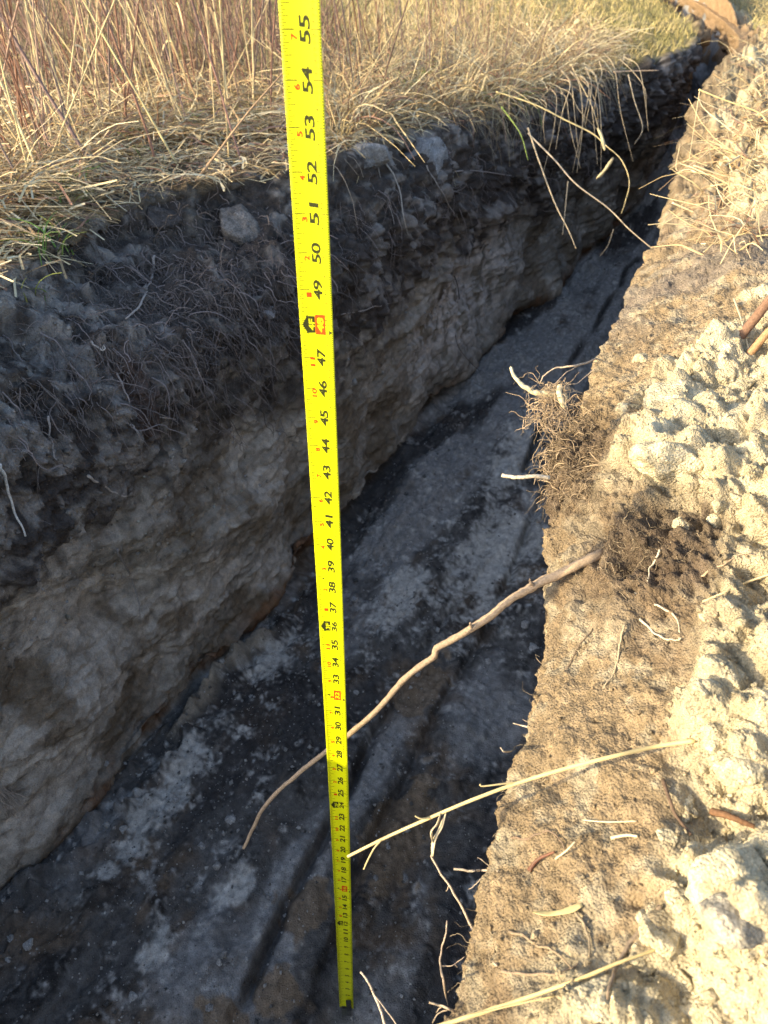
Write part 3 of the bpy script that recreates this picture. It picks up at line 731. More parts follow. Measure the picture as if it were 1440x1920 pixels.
# ---- the hair-thin roots : tuft at the right lip, mat under the left turf
def hair(b, p, d, L, r, col, n=9, curl=.35, grav=.25, k=3):
    p = np.array(p, float); d = np.array(d, float); d /= np.linalg.norm(d)+1e-9; P = [p.copy()]
    for _ in range(n):
        d = d+rng.normal(size=3)*curl+np.array([0, 0, -grav]); d /= np.linalg.norm(d); p = p+d*L/n; P.append(p.copy())
    b.tube(P, np.linspace(r, r*.45, len(P)), col, k)
b = Batch()
for _ in range(620):
    x = random.uniform(1012, 1110); y = random.uniform(745, 935); 
    q, n, d = surf(x+random.uniform(0, 30), y)
    hair(b, q, n*.6+np.array([-.8, -.1, -.1]), random.uniform(.015, .055), random.choice((.0002, .0003, .0004, .0007, .001)), shade((.34, .26, .17), .5, 1.2), curl=.5, grav=.25)
for _ in range(170):
    q = at(random.uniform(1005, 1060), random.uniform(715, 790), random.uniform(.83, .86))
    hair(b, q, np.array([random.uniform(-1, .6), 0, random.uniform(-.8, .4)]), random.uniform(.02, .05), random.uniform(.0003, .0006), (.42, .32, .21), curl=.55, grav=.12)
tag(b.build('root_tuft', M_root, origin=pt((1060, 800))), 'tangled tuft of fine brown roots hanging from the right trench edge', 'roots', kind='stuff')
b = Batch()
for _ in range(150):
    x = random.gauss(1190, 60); y = random.gauss(1040, 50); q, n, d = surf(x, y)
    hair(b, q, n+rng.normal(size=3)*.7, random.uniform(.01, .035), random.uniform(.0002, .00045), shade((.30, .24, .16), .5, 1.5), curl=.5, grav=.1)
tag(b.build('fine_roots', M_root, origin=pt((1190, 1040))), 'mesh of hair-fine roots in the dark crumbly hollow of the right bank', 'roots', kind='stuff')
b = Batch()
for _ in range(520):
    y = random.uniform(500, 1900); lx = np.interp(y, [400, 540, 750, 950, 1200, 1500, 1870], [1262, 1190, 1112, 1042, 1030, 942, 855])
    q, n, d = surf(lx+abs(random.gauss(0, 60))+4, y)
    hair(b, q, n+rng.normal(size=3)*.9, random.uniform(.006, .028), random.uniform(.00015, .0004), shade((.38, .31, .21), .5, 1.3), curl=.45, grav=.15)
tag(b.build('fine_roots', M_root, origin=pt((1100, 1400))), 'scattered hair-fine roots sprouting along the sunlit right trench edge', 'roots', kind='stuff')
b = Batch()
for _ in range(4200):
    if random.random() < .62: x = random.gauss(340, 120); y = random.gauss(560, 95)
    else: x = random.uniform(0, 1150); y = np.interp(x, [0, 200, 400, 720, 1150], [760, 620, 520, 400, 230])+random.gauss(0, 60)
    q, n, d = surf(x, y)
    if n[2] > .75 and random.random() < .8: continue
    g = random.uniform(-.08, .22)
    hair(b, q, n*.9+np.array([random.uniform(-.7, .9), random.uniform(-.3, .3), random.uniform(-1.1, -.1)]), random.uniform(.02, .11), random.choice((.0003, .0004, .0006, .001, .0015)), (.15+g*.6, .125+g*.5, .11+g*.5), n=9, curl=random.choice((.2, .3, .5)), grav=.18)
tag(b.build('root_mat', M_root, origin=pt((340, 560))), 'dense mat of fine dark roots hanging under the turf of the left trench wall', 'roots', kind='stuff')
b = Batch()
for _ in range(26):
    q, n, d = surf(random.uniform(-12, 20), 1485+random.uniform(-8, 8)); hair(b, q, np.array([.9, -.3, random.uniform(-.8, .1)]), random.uniform(.03, .075), .0007, shade((.50, .42, .34), .6, 1.1), curl=.15, grav=.2)
tag(b.build('dry_grass_tuft', M_straw, origin=pt((8, 1486))), 'small dry grass tuft poking from the left wall at the left picture edge', 'grass')
# larger visible roots of the left wall
LW = [([(290, 480), (285, 520), (268, 560), (240, 600)], 'pale grey root bending down through the dark root mat', (.34, .30, .27), .0028),
      ([(220, 700), (240, 750), (248, 790)], 'thin root hanging over the smooth dark patch of the left wall', (.30, .26, .24), .0016),
      ([(245, 795), (262, 820), (268, 870)], 'short curved root below the smooth dark patch', (.28, .25, .23), .0018),
      ([(300, 782), (380, 795), (440, 822), (500, 865), (550, 925)], 'long thin root sweeping right and down over the left wall', (.34, .29, .25), .0013),
      ([(165, 892), (200, 915), (236, 932)], 'pale fuzzy root stub on the left wall', (.40, .36, .32), .0024),
      ([(90, 780), (98, 830), (102, 860)], 'short pale vertical root near the left edge of the wall', (.36, .32, .29), .0018),
      ([(0, 870), (20, 935), (45, 1000)], 'white root slanting down at the left picture edge', (.62, .60, .56), .0025),
      ([(220, 1030), (245, 1085), (258, 1130), (262, 1160)], 'grey root following a crack low in the left wall', (.30, .28, .26), .0022),
      ([(170, 640), (190, 652), (198, 650)], 'tiny bright forked root on the grey crumbly shoulder', (.5, .45, .4), .0016),
      ([(720, 300), (745, 345), (760, 420), (782, 478)], 'grey straw hanging down the dark wall right of the tape', (.42, .38, .33), .0022),
      ([(705, 260), (710, 320), (742, 420)], 'thin grey straw leaning beside the other on the wall right of the tape', (.38, .34, .30), .0018),
      ([(800, 310), (828, 360), (862, 420)], 'straight grey stem hanging on the dark wall', (.36, .33, .30), .002),
      ([(640, 590), (690, 578), (730, 568)], 'level wiry root crossing the dark wall right of the tape', (.36, .32, .29), .0015),
      ([(820, 320), (900, 322), (1000, 335)], 'level root running under the turf of the dark wall', (.30, .26, .24), .0022),
      ([(840, 480), (860, 560), (855, 640), (900, 700)], 'thin dark root trailing over the pale sand lens', (.12, .10, .09), .0022)]
for pts, lab, c, r in LW:
    strand('root', [p+('s', .012) for p in pts], r, r*.5, c, lab, 'root', wig=.003, jit=.15)

def lip_y0(x): return float(np.interp(x, [950, 1150, 1320], [205, 130, 92]))
# ---- straws that hang over the left edge, farther along
HG = [([(930, 172), (1000, 195), (1060, 225), (1110, 250), (1135, 272), (1165, 300), (1180, 340), (1172, 380), (1165, 400)], 2.25, 'long bent golden straw curving over the trench edge and down', STR, .0040),
      ([(990, 240), (1010, 300), (1040, 380), (1065, 430), (1080, 466)], 2.15, 'thick dry stalk hanging down from the turf, its end in the trench', (.42, .34, .22), .0045),
      ([(990, 250), (1040, 300), (1080, 345), (1140, 390), (1180, 430), (1225, 468)], 2.15, 'long straight stalk slanting down to the right over the trench', (.44, .36, .26), .0042),
      ([(1070, 120), (1090, 160), (1110, 200), (1125, 250)], 2.5, 'drooping straw above the bent golden straw', (.55, .43, .24), .0034),
      ([(1178, 140), (1190, 190), (1205, 240), (1190, 270)], 2.7, 'limp grey tan straw hanging on the dark far wall', (.45, .37, .25), .0036),
      ([(1150, 135), (1190, 133), (1235, 132)], 2.8, 'level twig lying along the far turf edge', (.50, .36, .24), .0050),
      ([(940, 200), (975, 250), (990, 300)], 2.2, 'green tinged grass stem bending over the turf edge', (.28, .36, .08), .0036),
      ([(1065, 340), (1060, 390), (1055, 440)], 2.2, 'short straw hanging beside the thick dry stalk', (.40, .33, .22), .0030),
      ([(1150, 430), (1140, 460), (1125, 480)], 2.3, 'small curled straw end low over the trench', (.42, .34, .22), .003)]
for pts, t, lab, c, r in HG:
    strand('grass_straw', [(x, y, t+(y-250)*-.0006) for x, y in pts], r*.55, r*.3, c, lab, 'straw', mat=M_straw, jit=.05)
for k in range(16):
    x = random.uniform(985, 1200); y = lip_y0(x)+random.uniform(-5, 25); t = float(np.interp(x, [985, 1200], [2.3, 2.75])); h = random.uniform(60, 190); dx = random.gauss(12, 30)
    strand('grass_straw', [(x-random.uniform(5, 30), y-random.uniform(10, 30), t), (x, y, t-.03), (x+dx*.5, y+h*.45, t-.05), (x+dx+random.gauss(0, 8), y+h, t-.02)], random.uniform(.0012, .0024), .0008,
           shade((.48, .38, .24), .6, 1.15), 'thin dry grass stem hanging down from the far turf edge of the left bank', 'straw', group='dry grass stems hanging from the far turf edge', mat=M_straw, jit=.05)
leaf('dry_leaf', [(1118, 335, 2.12), (1132, 322, 2.12), (1150, 296, 2.12)], .0055, (.66, .55, .30), 'pale dry leaf blade hanging from the bent golden straw', side=(0, 1, 0))
leaf('dry_leaf', [(1120, 240, 2.2), (1128, 256, 2.2), (1134, 282, 2.2)], .005, (.66, .55, .30), 'pale dry leaf folded over the bent golden straw', side=(0, 1, 0))
# right bank weeds
RW = [([(1310, 168), (1360, 188), (1420, 210), (1440, 232)], 'pale bent straw arching over the far right bank', STR, 1.75, .004),
      ([(1312, 170), (1306, 210), (1292, 300)], 'drooping arm of the pale bent straw over the trench', (.5, .4, .24), 1.75, .0026),
      ([(1340, 260), (1320, 290), (1270, 320), (1275, 270)], 'looped tan straw over the edge of the far right bank', (.5, .38, .24), 1.8, .0032),
      ([(1260, 380), (1310, 402), (1345, 420)], 'pale straw sticking out left from the sandy bank', PALE, 1.55, .0036),
      ([(1440, 330), (1400, 365), (1330, 405), (1290, 440), (1280, 470)], 'dark wiry stem crossing the sandy far bank', (.10, .08, .07), 1.5, .0024),
      ([(1300, 310), (1360, 330), (1440, 345)], 'pale straw lying over the sandy far bank', PALE, 1.6, .003),
      ([(1300, 455), (1340, 440), (1400, 425), (1440, 424)], 'straw lying level at the foot of the sandy far bank', STR, 1.42, .003),
      ([(1360, 410), (1400, 440), (1442, 450)], 'curved golden straw at the right edge of the bank', STR, 1.42, .0035),
      ([(1380, 270), (1410, 300), (1442, 308)], 'short slanting dark twig at the right edge', (.16, .12, .09), 1.5, .003)]
for pts, lab, c, t, r in RW:
    strand('grass_straw', [(x, y, t) for x, y in pts], r*.5, r*.32, c, lab, 'straw', mat=M_straw)

# ================================================================== clods, crumbs and pebbles
def ico(sub):
    import bmesh
    bm = bmesh.new(); bmesh.ops.create_icosphere(bm, subdivisions=sub, radius=1)
    V = np.array([v.co[:] for v in bm.verts]); F = np.array([[v.index for v in f.verts] for f in bm.faces]); bm.free(); return V, F
OCT = (np.array([(1, 0, 0), (-1, 0, 0), (0, 1, 0), (0, -1, 0), (0, 0, 1), (0, 0, -1)], float), np.array([(0, 2, 4), (2, 1, 4), (1, 3, 4), (3, 0, 4), (2, 0, 5), (1, 2, 5), (3, 1, 5), (0, 3, 5)]))
I5 = ico(5); I6 = ico(6); I1 = ico(1); I2 = ico(4)
def clod(name, x, y, rpx, col, label, squash=.75, seed=1, sub=None, mat=None, sink=.35, rough=1.0, cat='clod', group=None):
    q, n, d = surf(x, y); d = d or 1.0; r = rpx/FPX*d
    V, F = sub or I5
    S = (V*np.array([1, 1, 1.0])+seed*3.7).astype(np.float32)
    w1_, w2_ = worley(S, 1.7, seed); w3_, _ = worley(S, 6.0, seed+1); w4_, _ = worley(S, 15, seed+2)
    pr = np.random.default_rng(seed); pn = pr.normal(size=(15, 3)); pn /= np.linalg.norm(pn, axis=1, keepdims=True); ph = pr.uniform(.62, 1.0, 15)
    dot = np.maximum(V@pn.T, .05); base_r = np.minimum((ph[None]/dot).min(1), 1.25)      # broken flat faces
    dsp = (base_r-1)+.16*fbm(S, 1.6, 2, seed)+.10*(.5-w1_)+.05*rough*fbm(S, 7, 3, seed+3)+.035*rough*(.5-w3_)+.022*rough*(.5-w4_)
    Vd = V*(1+dsp)[:, None]*r; Vd[:, 2] *= squash
    c = np.asarray(col)*(1+.45*fbm(S, 3, 3, seed+9)+.12*rng.normal(size=len(V)))[:, None]
    o = np_mesh(name, Vd, tris=F, col=np.clip(c, .01, .8), mat=mat or M_sand)
    o.location = q-n*r*sink; o.rotation_euler = (rng.uniform(-.4, .4), rng.uniform(-.4, .4), rng.uniform(0, 6))
    return tag(o, label, cat, group)
PS = (.56, .49, .33)
for k, (x, y, r, lab) in enumerate([
    (1290, 735, 75, 'big pale sandy clod at right, above the dark crumbly hollow'),
    (1395, 700, 62, 'pale sandy clod just below the dark stick at the right edge'),
    (1255, 850, 55, 'pale crumbly clod between the root tuft and the big pale clod'),
    (1380, 850, 70, 'wide pale clod at the right edge below the big pale clod'),
    (1165, 775, 36, 'small tan clod right behind the root tuft'),
    (1345, 1640, 82, 'large pale rounded clod low at right, below the reddish twig'),
    (1425, 1600, 55, 'pale clod at the right edge beside the large rounded clod'),
    (1285, 1510, 26, 'small knobbly clod beside the dark bent twig'),
    (1400, 1745, 60, 'grey tan clod at the lower right edge'),
    (1220, 1760, 48, 'tan crumbly clod left of the bottom right corner'),
    (1280, 1870, 70, 'blurred tan clod in the bottom right corner'),
    (1410, 1890, 60, 'blurred grey clod at the very corner, bottom right'),
    (1120, 1890, 45, 'blurred grey clod at the bottom edge left of the corner clods'),
    (1395, 1440, 45, 'pale flat clod at the right edge above the reddish twig')]):
    clod('soil_clod', x, y, r, PS if k != 8 else (.42, .38, .30), lab, seed=k+2, sink=.62, sub=I6 if k in (0, 2, 5) else I5)
_n = 0
while _n < 46:
    x = random.uniform(1130, 1450); y = random.uniform(620, 1920)
    if x < np.interp(y, [620, 900, 1200, 1500, 1920], [1180, 1240, 1290, 1240, 1000]) or 1000 < y < 1130 and x < 1400: continue
    clod('soil_clod', x, y, random.uniform(9, 26), tuple(np.array(PS)*random.uniform(.75, 1.05)), 'small pale sandy clod half buried in the spoil of the right bank', seed=200+_n, sub=I2, sink=.5, group='small pale clods on the right bank')
    _n += 1
for k, (x, y, r, lab, c) in enumerate([
    (60, 655, 26, 'grey upright soil lump at the left picture edge under the turf', (.22, .20, .18)),
    (300, 410, 42, 'dark rounded lump of topsoil at the turf edge left of the tape', (.08, .07, .065)),
    (470, 420, 48, 'grey rounded lump of topsoil hanging at the turf edge beside the tape', (.20, .18, .16)),
    (690, 290, 40, 'bluish grey topsoil lump at the turf edge right of the tape', (.24, .24, .24)),
    (790, 275, 46, 'pale grey topsoil lump farther right along the turf edge', (.24, .24, .24)),
    (505, 585, 16, 'small pale crumb caught in the root mat left of the tape', (.30, .29, .29)),
    (225, 330, 20, 'flat grey clod on the littered turf edge', (.22, .20, .17))]):
    clod('soil_clod', x, y, r, c, lab, seed=k+40, sub=ico(5), mat=M_soil, sink=.5)
# pebble sized crumbs one can tell apart on the floor
spots = [(378, 1585, 12), (248, 1868, 13), (392, 1888, 12), (200, 1430, 14), (430, 1535, 14), (375, 1655, 9), (665, 1125, 14), (668, 1300, 9), (940, 890, 10), (560, 1550, 8),
         (760, 1648, 14), (705, 1645, 9), (1000, 1215, 16), (985, 1170, 14), (20, 1760, 13), (52, 1772, 14), (458, 1798, 12), (410, 1805, 9), (325, 1500, 20), (232, 1555, 14),
         (660, 1908, 8), (694, 1787, 6), (690, 1813, 6), (915, 1240, 13), (730, 1590, 9), (820, 1180, 9), (470, 1305, 8), (440, 1300, 7), (510, 1270, 8), (870, 960, 10)]
for k, (x, y, r) in enumerate(spots):
    clod('soil_crumb', x, y, r*random.uniform(.5, .75), shade((1, 1, .97), .3, .5), 'small pale grey crumb of dry soil on the shaded trench floor', seed=60+k, sub=I2, mat=M_soil, sink=.1, rough=1.3, cat='crumb', group='pale crumbs scattered on the trench floor')

def crumbs(name, pts, nrm, rad, col, label, mat, cat='crumbs'):
    V0, F0 = OCT; n = len(pts)
    A = rng.normal(size=(n, 3, 3)); Qm, _ = np.linalg.qr(A)
    sc = 1.15*rad[:, None, None]*(1+.35*rng.uniform(-1, 1, (n, len(V0), 1)))*rng.uniform(.6, 1.2, (n, 1, 3))
    V = np.einsum('nij,nkj->nki', Qm, V0[None]*sc)+(pts+nrm*rad[:, None]*.25)[:, None]
    F = F0[None]+np.arange(n)[:, None, None]*len(V0)
    C_ = np.repeat(col, len(V0), 0)
    o = np_mesh(name, V.reshape(-1, 3), tris=F.reshape(-1, 3), col=C_, mat=mat, smooth=False)
    return tag(o, label, cat, kind='stuff')
def pick(P, N_, mask, n):
    idx = np.flatnonzero(mask.ravel()); idx = rng.choice(idx, n)
    return P.reshape(-1, 3)[idx].astype(float), N_.reshape(-1, 3)[idx].astype(float), idx
NB = normals(PB); NA = normals(PA)
m = (UB < 1.6) & (off > -.01) & (off < .5) & (UB > .02)
wgt = rng.random(UB.shape) < (.15+.85*inner)
p, n_, idx = pick(PB, NB, m & wgt, 14000)
r = .0007*np.exp(rng.normal(size=len(p))*.55)*1.3
crumbs('soil_crumbs', p, n_, r, Cb.reshape(-1, 3)[idx]*rng.uniform(.8, 1.25, (len(p), 1)), 'loose sandy crumbs all over the sunlit right bank', M_sand)
m = (isF > .5) & (UA < 4) & (UA > .15) & (VA < rl[:, None])
p, n_, idx = pick(PA, NA, m, 9500)
r = .0011*np.exp(rng.normal(size=len(p))*.65)
g = rng.uniform(.5, 1, (len(p), 1)); cc = C.reshape(-1, 3)[idx]*(1-g)+np.array([.55, .54, .51])*g
cc[rng.random(len(p)) < .5] *= .3
crumbs('soil_crumbs', p, n_, r, cc, 'loose pale and dark crumbs strewn over the shaded trench floor', M_soil)
m = (isW > .5) & (UA < 4) & (UA > .3) & (dz < .62)
p, n_, idx = pick(PA, NA, m, 4500)
r = .0018*np.exp(rng.normal(size=len(p))*.55)
crumbs('soil_crumbs', p, n_, r, np.clip(C.reshape(-1, 3)[idx]*rng.uniform(.6, 2.0, (len(p), 1)), 0, .4), 'crumbly dark topsoil clinging to the upper left trench wall', M_soil)
m = (isG > .5) & (UA < 4) & (UA > .5) & (VA > lipV(uA)[:, None]-.5)
p, n_, idx = pick(PA, NA, m, 1500)
crumbs('soil_crumbs', p, n_, .0028*np.exp(rng.normal(size=len(p))*.5), np.clip(C.reshape(-1, 3)[idx]*rng.uniform(.6, 1.5, (len(p), 1)), 0, .5), 'small soil crumbs along the littered turf edge', M_soil)

# ================================================================== vegetation of the left bank
def straw_col():
    k = random.random(); v = random.uniform(.8, 1.2)
    base = (.56, .45, .25) if k < .42 else ((.66, .57, .37) if k < .58 else ((.36, .25, .13) if k < .84 else (.26, .15, .10)))  # brown and dark shares raised to put shading contrast into the straw colours
    return tuple(c*v for c in base)
def lip_y(x): return float(np.interp(x, [-60, 0, 120, 200, 260, 400, 620, 720, 950, 1150, 1320], [490, 450, 415, 355, 325, 305, 285, 255, 205, 130, 92]))
# litter lying on the ground
b = Batch()
for k in range(10500):
    x = random.uniform(-80, 1180); ly = lip_y(x)
    y = ly-abs(random.gauss(0, 60))+random.uniform(-5, 10) if k % 2 else random.uniform(70, ly)
    if k % 9 == 0 and x < 600: y = ly+random.uniform(0, 90)*(1 if x < 150 else .5)
    if y < 60: continue
    q, n, d = surf(x, y)
    if n[2] < .5 and random.random() < .8: continue
    a = random.uniform(0, math.pi) if random.random() < .62 else random.gauss(.25, .5)
    L = random.uniform(.05, .34)*(.4 if y > ly-30 else 1); dr = np.array([math.cos(a), math.sin(a), random.gauss(0, .18)])
    p0 = q+np.array([0, 0, random.uniform(.002, .05 if y < ly-20 else .01)]); P = [p0+dr*L*(t-.5)+np.array([0, 0, -.35*L*(t-.5)**2+.01]) for t in (0, .33, .66, 1)]
    b.ribbon(wiggle(np.array(P), L*.09), random.choice((.0006, .0009, .0013, .002)), straw_col(), side=(random.gauss(0, .4), random.gauss(0, .4), 1))
tag(b.build('straw_litter', M_straw), 'matted dry straw and grass litter covering the left bank up to the turf edge', 'straw', kind='stuff')
# bent dry leaves : the golden tangle
b = Batch()
for _ in range(8500):
    if random.random() < .68: x = random.uniform(600, 1130)
    else: x = random.uniform(-60, 640)
    ly = lip_y(x); y = ly-abs(random.gauss(0, 80 if x > 600 else 110))-(2 if x > 620 else 45)
    if y < 40: continue
    q = on_z(x, y, 1.0 if x < 700 else .97); H = random.uniform(.04, .26)*(1.0 if x > 600 else .75)*(1-.45*sst(1000, 1150, np.array(float(x))))
    a = random.uniform(0, 6.28); ln = random.uniform(.2, 1.5)*H; t = np.linspace(0, 1, 7)
    dr = np.array([math.cos(a), math.sin(a), 0]); bend = random.uniform(.4, 2.0); kink = random.uniform(-.5, .5)
    P = q+np.outer(t, dr)*ln+np.outer(t-bend*.55*t**2, [0, 0, 1])*H*1.2+np.outer(np.sin(t*5)*kink*.12, [dr[1], -dr[0], 0])*H
    b.ribbon(wiggle(P, H*.08), np.linspace(1, .35, 7)*random.choice((.0008, .0013, .0018, .0028)), straw_col(), fold=.5)
tag(b.build('dry_grass', M_straw), 'tangled golden dry grass standing along the left trench edge', 'grass', kind='stuff')
# the thicket of thin stems behind
b = Batch()
for _ in range(1500):
    x = random.uniform(-120, 1000); y = random.uniform(20, 215)
    if x > 620 and random.random() < .35: continue
    q = on_z(x, y, .96); H = random.uniform(.2, .75)*(1 if x < 620 else .4); a = random.uniform(0, 6.28); l = abs(random.gauss(0, .42))
    t = np.linspace(0, 1, 5); P = q+np.outer(t+.3*t*t, [math.cos(a), math.sin(a), 0])*H*l+np.outer(t, [0, 0, 1])*H
    c = random.choice(((.20, .11, .09), (.24, .15, .12), (.36, .26, .15), (.09, .06, .05), (.13, .085, .075)) if x < 620 else ((.5, .38, .2), (.62, .48, .26), (.3, .2, .14)))  # brown stems at left, darkened further in colour to add shading contrast
    b.tube(wiggle(P, H*.03), np.linspace(.0022, .0010, 5)*random.uniform(.5, 1.5), c, 3)
tag(b.build('dry_thicket', M_straw), 'brown thicket of thin dead stems farther back on the left bank', 'weeds', kind='stuff')
# drooping over the edge
b = Batch()
for _ in range(1000):
    x = random.uniform(150, 1180) if random.random() < .5 else random.uniform(880, 1150)
    ly = lip_y(x); q, n, d = surf(x, ly+random.uniform(-18, 8)); L = random.uniform(.04, .2)
    dr = np.array([Nn[0], Nn[1], 0])*random.uniform(.2, 1.1)+np.array([D[0], D[1], 0])*random.gauss(0, .9)
    t = np.linspace(0, 1, 7); P = q+np.outer(t, dr)*L*.6+np.outer(.35*t-random.uniform(.3, 1.2)*t**2, [0, 0, 1])*L
    b.ribbon(wiggle(P, L*.12), np.linspace(1, .4, 7)*random.uniform(.0006, .0018), straw_col() if random.random() < .6 else (.26, .22, .17), fold=.5)
tag(b.build('dry_grass', M_straw), 'dry grass blades drooping over the turf edge into the trench', 'grass', kind='stuff')
# green blades
b = Batch()
for (cx, cy, nn, h) in ((110, 480, 16, .10), (60, 560, 5, .08), (960, 215, 26, .16), (740, 180, 26, .2), (400, 250, 20, .12), (490, 225, 20, .1), (130, 385, 22, .1), (730, 190, 20, .25), (250, 290, 20, .1), (900, 190, 20, .1)):
    for _ in range(nn):
        x = cx+random.gauss(0, 26); y = cy+random.gauss(0, 10); q, n, d = surf(x, y); a = random.uniform(0, 6.28); H = h*random.uniform(.5, 1.2)
        t = np.linspace(0, 1, 6); P = q+np.outer(t**1.5, [math.cos(a), math.sin(a), 0])*H*.7+np.outer(t-.5*t**2, [0, 0, 1])*H
        b.ribbon(P, np.linspace(.0016, .0004, 6), (random.uniform(.12, .26), random.uniform(.22, .32), .05), fold=.5)
tag(b.build('green_grass', M_grass), 'sparse green grass blades growing among the straw', 'grass', kind='stuff')
# far turf
b = Batch()
def turf_blades(n, umin, umax, fn):
    u = rng.uniform(0, 1, n)**.8*(umax-umin)+umin; x0 = []
    for k in range(n): pass
V = []; Q = []; Cc = []; n = 30000
ub = 2.9*np.exp(rng.uniform(0, 1, n)*math.log(10/2.9)); side = rng.random(n) < .80
vb = np.where(side, lipV(ub)-.02-np.abs(rng.uniform(0, 1, n))*(.9+ub*.55), rlipV(ub)+.10+.35*sst(5, 3, ub)+rng.uniform(0, 1, n)*(.4+ub*.16))
keep = (np.where(side, ub > 2.9, ub > 3.0)); ub = ub[keep]; vb = vb[keep]; side = side[keep]; n = len(ub)
base = to_world(ub, vb, np.where(side, zgL(ub), .965)-.01).astype(float)
H = rng.uniform(.02, .075, n); a = rng.uniform(0, 6.28, n); ln = rng.uniform(.2, 1.1, n)*H
dr = np.stack([np.cos(a), np.sin(a), 0*a], -1); sd = np.stack([-np.sin(a+.5), np.cos(a+.5), 0*a], -1)*rng.uniform(.0012, .003, n)[:, None]
up = np.array([0, 0, 1.0]); mid = base+dr*ln[:, None]*.4+up*H[:, None]*.65; tip = base+dr*ln[:, None]+up*H[:, None]
V = np.stack([base-sd, base+sd, mid+sd*.8, mid-sd*.8, tip+sd*.2, tip-sd*.2], 1).reshape(-1, 3)
i = np.arange(n)[:, None]*6; Q = np.concatenate([i+np.array([0, 1, 2, 3]), i+np.array([3, 2, 4, 5])], 0)
g = rng.random((n, 1)); patch = perlin(base, 1.6, 5)[:, None]
mixg = np.clip(.5+patch*1.6+rng.normal(size=(n, 1))*.25, 0, 1)
cc = np.array([.27, .25, .085])*(1-mixg)+np.array([.55, .43, .20])*mixg; cc *= rng.uniform(.7, 1.25, (n, 1))
tag(np_mesh('turf_grass', V, quads=Q, col=np.repeat(cc, 6, 0), mat=M_grass), 'short green and straw coloured turf on the level field behind the trench', 'grass', kind='stuff')

# standing weed stalks : each one a thing
def stalk(px, py, H, lean, r, col, twigs, label, group):
    z = 1.0 if px < 700 else .965
    q = on_z(px, py, z); q[2] -= .01
    a, l = lean; n = 12; t = np.linspace(0, 1, n)
    P = q+np.outer(t+.15*t**2, [math.cos(a)*l, math.sin(a)*l, 0])*H+np.outer(t, [0, 0, 1])*H
    P = wiggle(P, H*.008)
    b = Batch(); b.tube(P, np.linspace(r, r*.45, n), col, 5, 1, .08)
    for _ in range(twigs):
        i = random.randint(4, n-2); aa = random.uniform(0, 6.28); L = random.uniform(.05, .18)*H*1.2
        tt = np.linspace(0, 1, 5); d_ = np.array([math.cos(aa)*.6, math.sin(aa)*.6, .8]); Q = P[i]+np.outer(tt, d_)*L+np.outer(tt**2, [0, 0, -.15*L])
        b.tube(wiggle(Q, L*.03), np.linspace(r*.5, r*.25, 5), col, 4, 1)
        if random.random() < .5:
            tt = np.linspace(0, 1, 5); Q = P[i]+np.outer(tt, d_*[1, 1, .3])*L*.7+np.outer(tt**2, [0, 0, -.7*L]); b.ribbon(Q, np.array([.001, .002, .002, .0014, .0004])*1.3, straw_col())
    o = b.build('weed_stalk', M_straw, origin=q); return tag(o, label, 'weed', group)
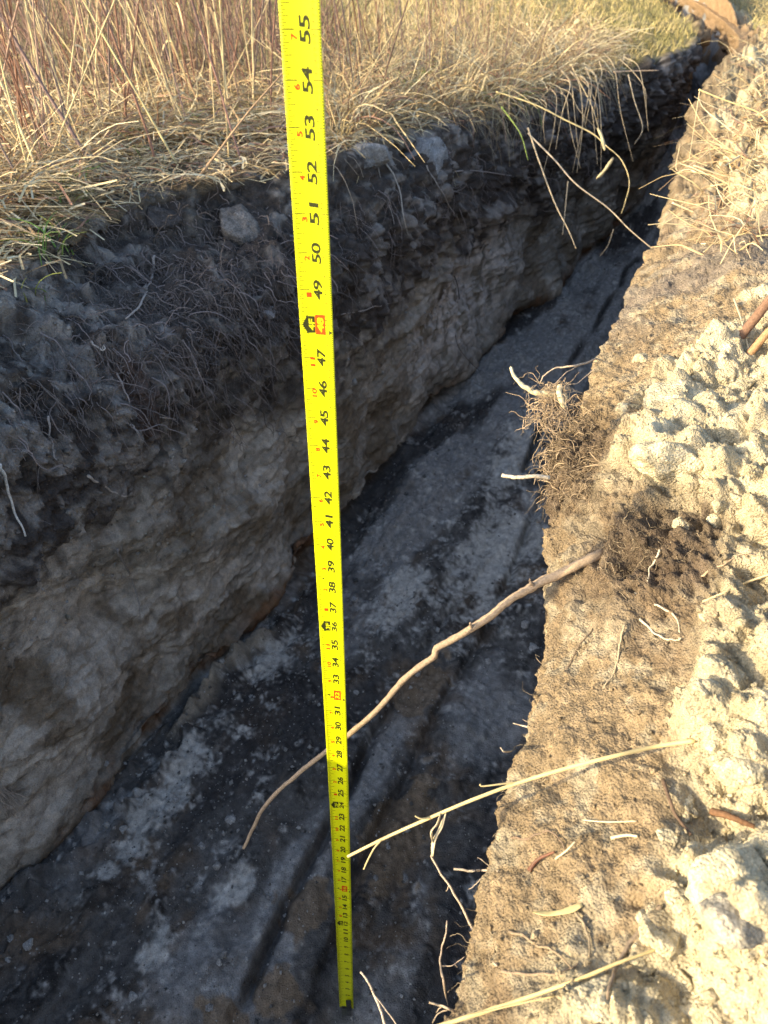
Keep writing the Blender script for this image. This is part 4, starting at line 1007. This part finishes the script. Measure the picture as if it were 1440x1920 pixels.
named = [(300, 330, .95, (2.3, .42), .0034, RED, 3, 'tall reddish brown stalk leaning left from the turf edge, left of the tape'),
         (460, 320, 1.0, (2.6, .30), .0026, (.30, .17, .13), 2, 'reddish stalk leaning left close beside the tape'),
         (350, 335, .9, (2.7, .55), .0024, STR, 1, 'long golden straw stem leaning far left over the turf edge'),
         (205, 360, .7, (2.5, .75), .0048, (.17, .11, .10), 0, 'thick dark stem lying low and leaning left at the picture edge'),
         (75, 385, .8, (1.9, .15), .0022, STR, 1, 'straight pale straw stem at the far left'),
         (430, 315, .9, (1.3, .12), .0024, (.58, .44, .22), 2, 'upright golden stem left of the tape with short twigs'),
         (340, 365, .25, (.5, 1.0), .0034, (.42, .28, .16), 0, 'short brown twig slanting up to the right at the turf edge')]
for a in named: stalk(*a[:7], a[7], None)
KINDS = {'reddish brown': RED, 'dull brown': (.34, .22, .16), 'golden straw coloured': (.62, .49, .26), 'nearly black': (.17, .12, .10)}
for k in range(250):
    if k < 165: x = random.uniform(-60, 520)
    else: x = random.uniform(625, 940)
    y = lip_y(x)-random.uniform(15, 130)-abs(random.gauss(0, 40))
    y = max(y, 75)
    kind = random.choices(list(KINDS), (.30, .2, .38, .12))[0]; col = KINDS[kind]
    H = random.uniform(.45, 1.0)*(.55 if x > 700 else 1.0); far = y < lip_y(x)-110
    side = 'left of the tape' if x < 560 else 'right of the tape'
    row = 'farther back' if far else 'near the turf edge'
    stalk(x, y, H, (random.gauss(2.4, 1.1), abs(random.gauss(.22, .30))), random.uniform(.0011, .0031), shade(col, .85, 1.15), random.choice((0, 1, 2, 4)),
          f'thin {kind} weed stalk standing {row}, {side}', f'{kind} weed stalks {row}, {side}')
# right-hand weeds at the far bank
b = Batch()
for k in range(1500):
    x = random.uniform(1285, 1480); y = random.uniform(20, 480)
    lx = np.interp(y, [0, 95, 200, 400, 540], [1370, 1345, 1310, 1262, 1190])
    if x < lx+18 or y > 340 and random.random() < .6: continue
    q, n, d = surf(x, y)
    if d is None or d < 1.0: continue
    L = random.uniform(.03, .15)*(1+d*.15)*(.5 if x < lx+60 else 1); a = random.uniform(0, 6.28); t = np.linspace(0, 1, 6); kk = random.uniform(.5, 1.3) if k % 4 else random.uniform(0, .5)
    P = q+np.outer(t, [math.cos(a), math.sin(a), 0])*L+np.outer(t-kk*t**2, [0, 0, 1])*L*.6
    if x < lx+90 and math.cos(a) < .2 and random.random() < .85: continue
    b.ribbon(wiggle(P, L*.10), np.linspace(1, .4, 6)*random.uniform(.0006, .0017), straw_col(), fold=.5)
tag(b.build('dry_grass', M_straw), 'dry straw clumps scattered on the far part of the right bank', 'grass', kind='stuff')
print('TRIS', sum(len(o.data.polygons)*2 for o in bpy.data.objects if o.type == 'MESH'))
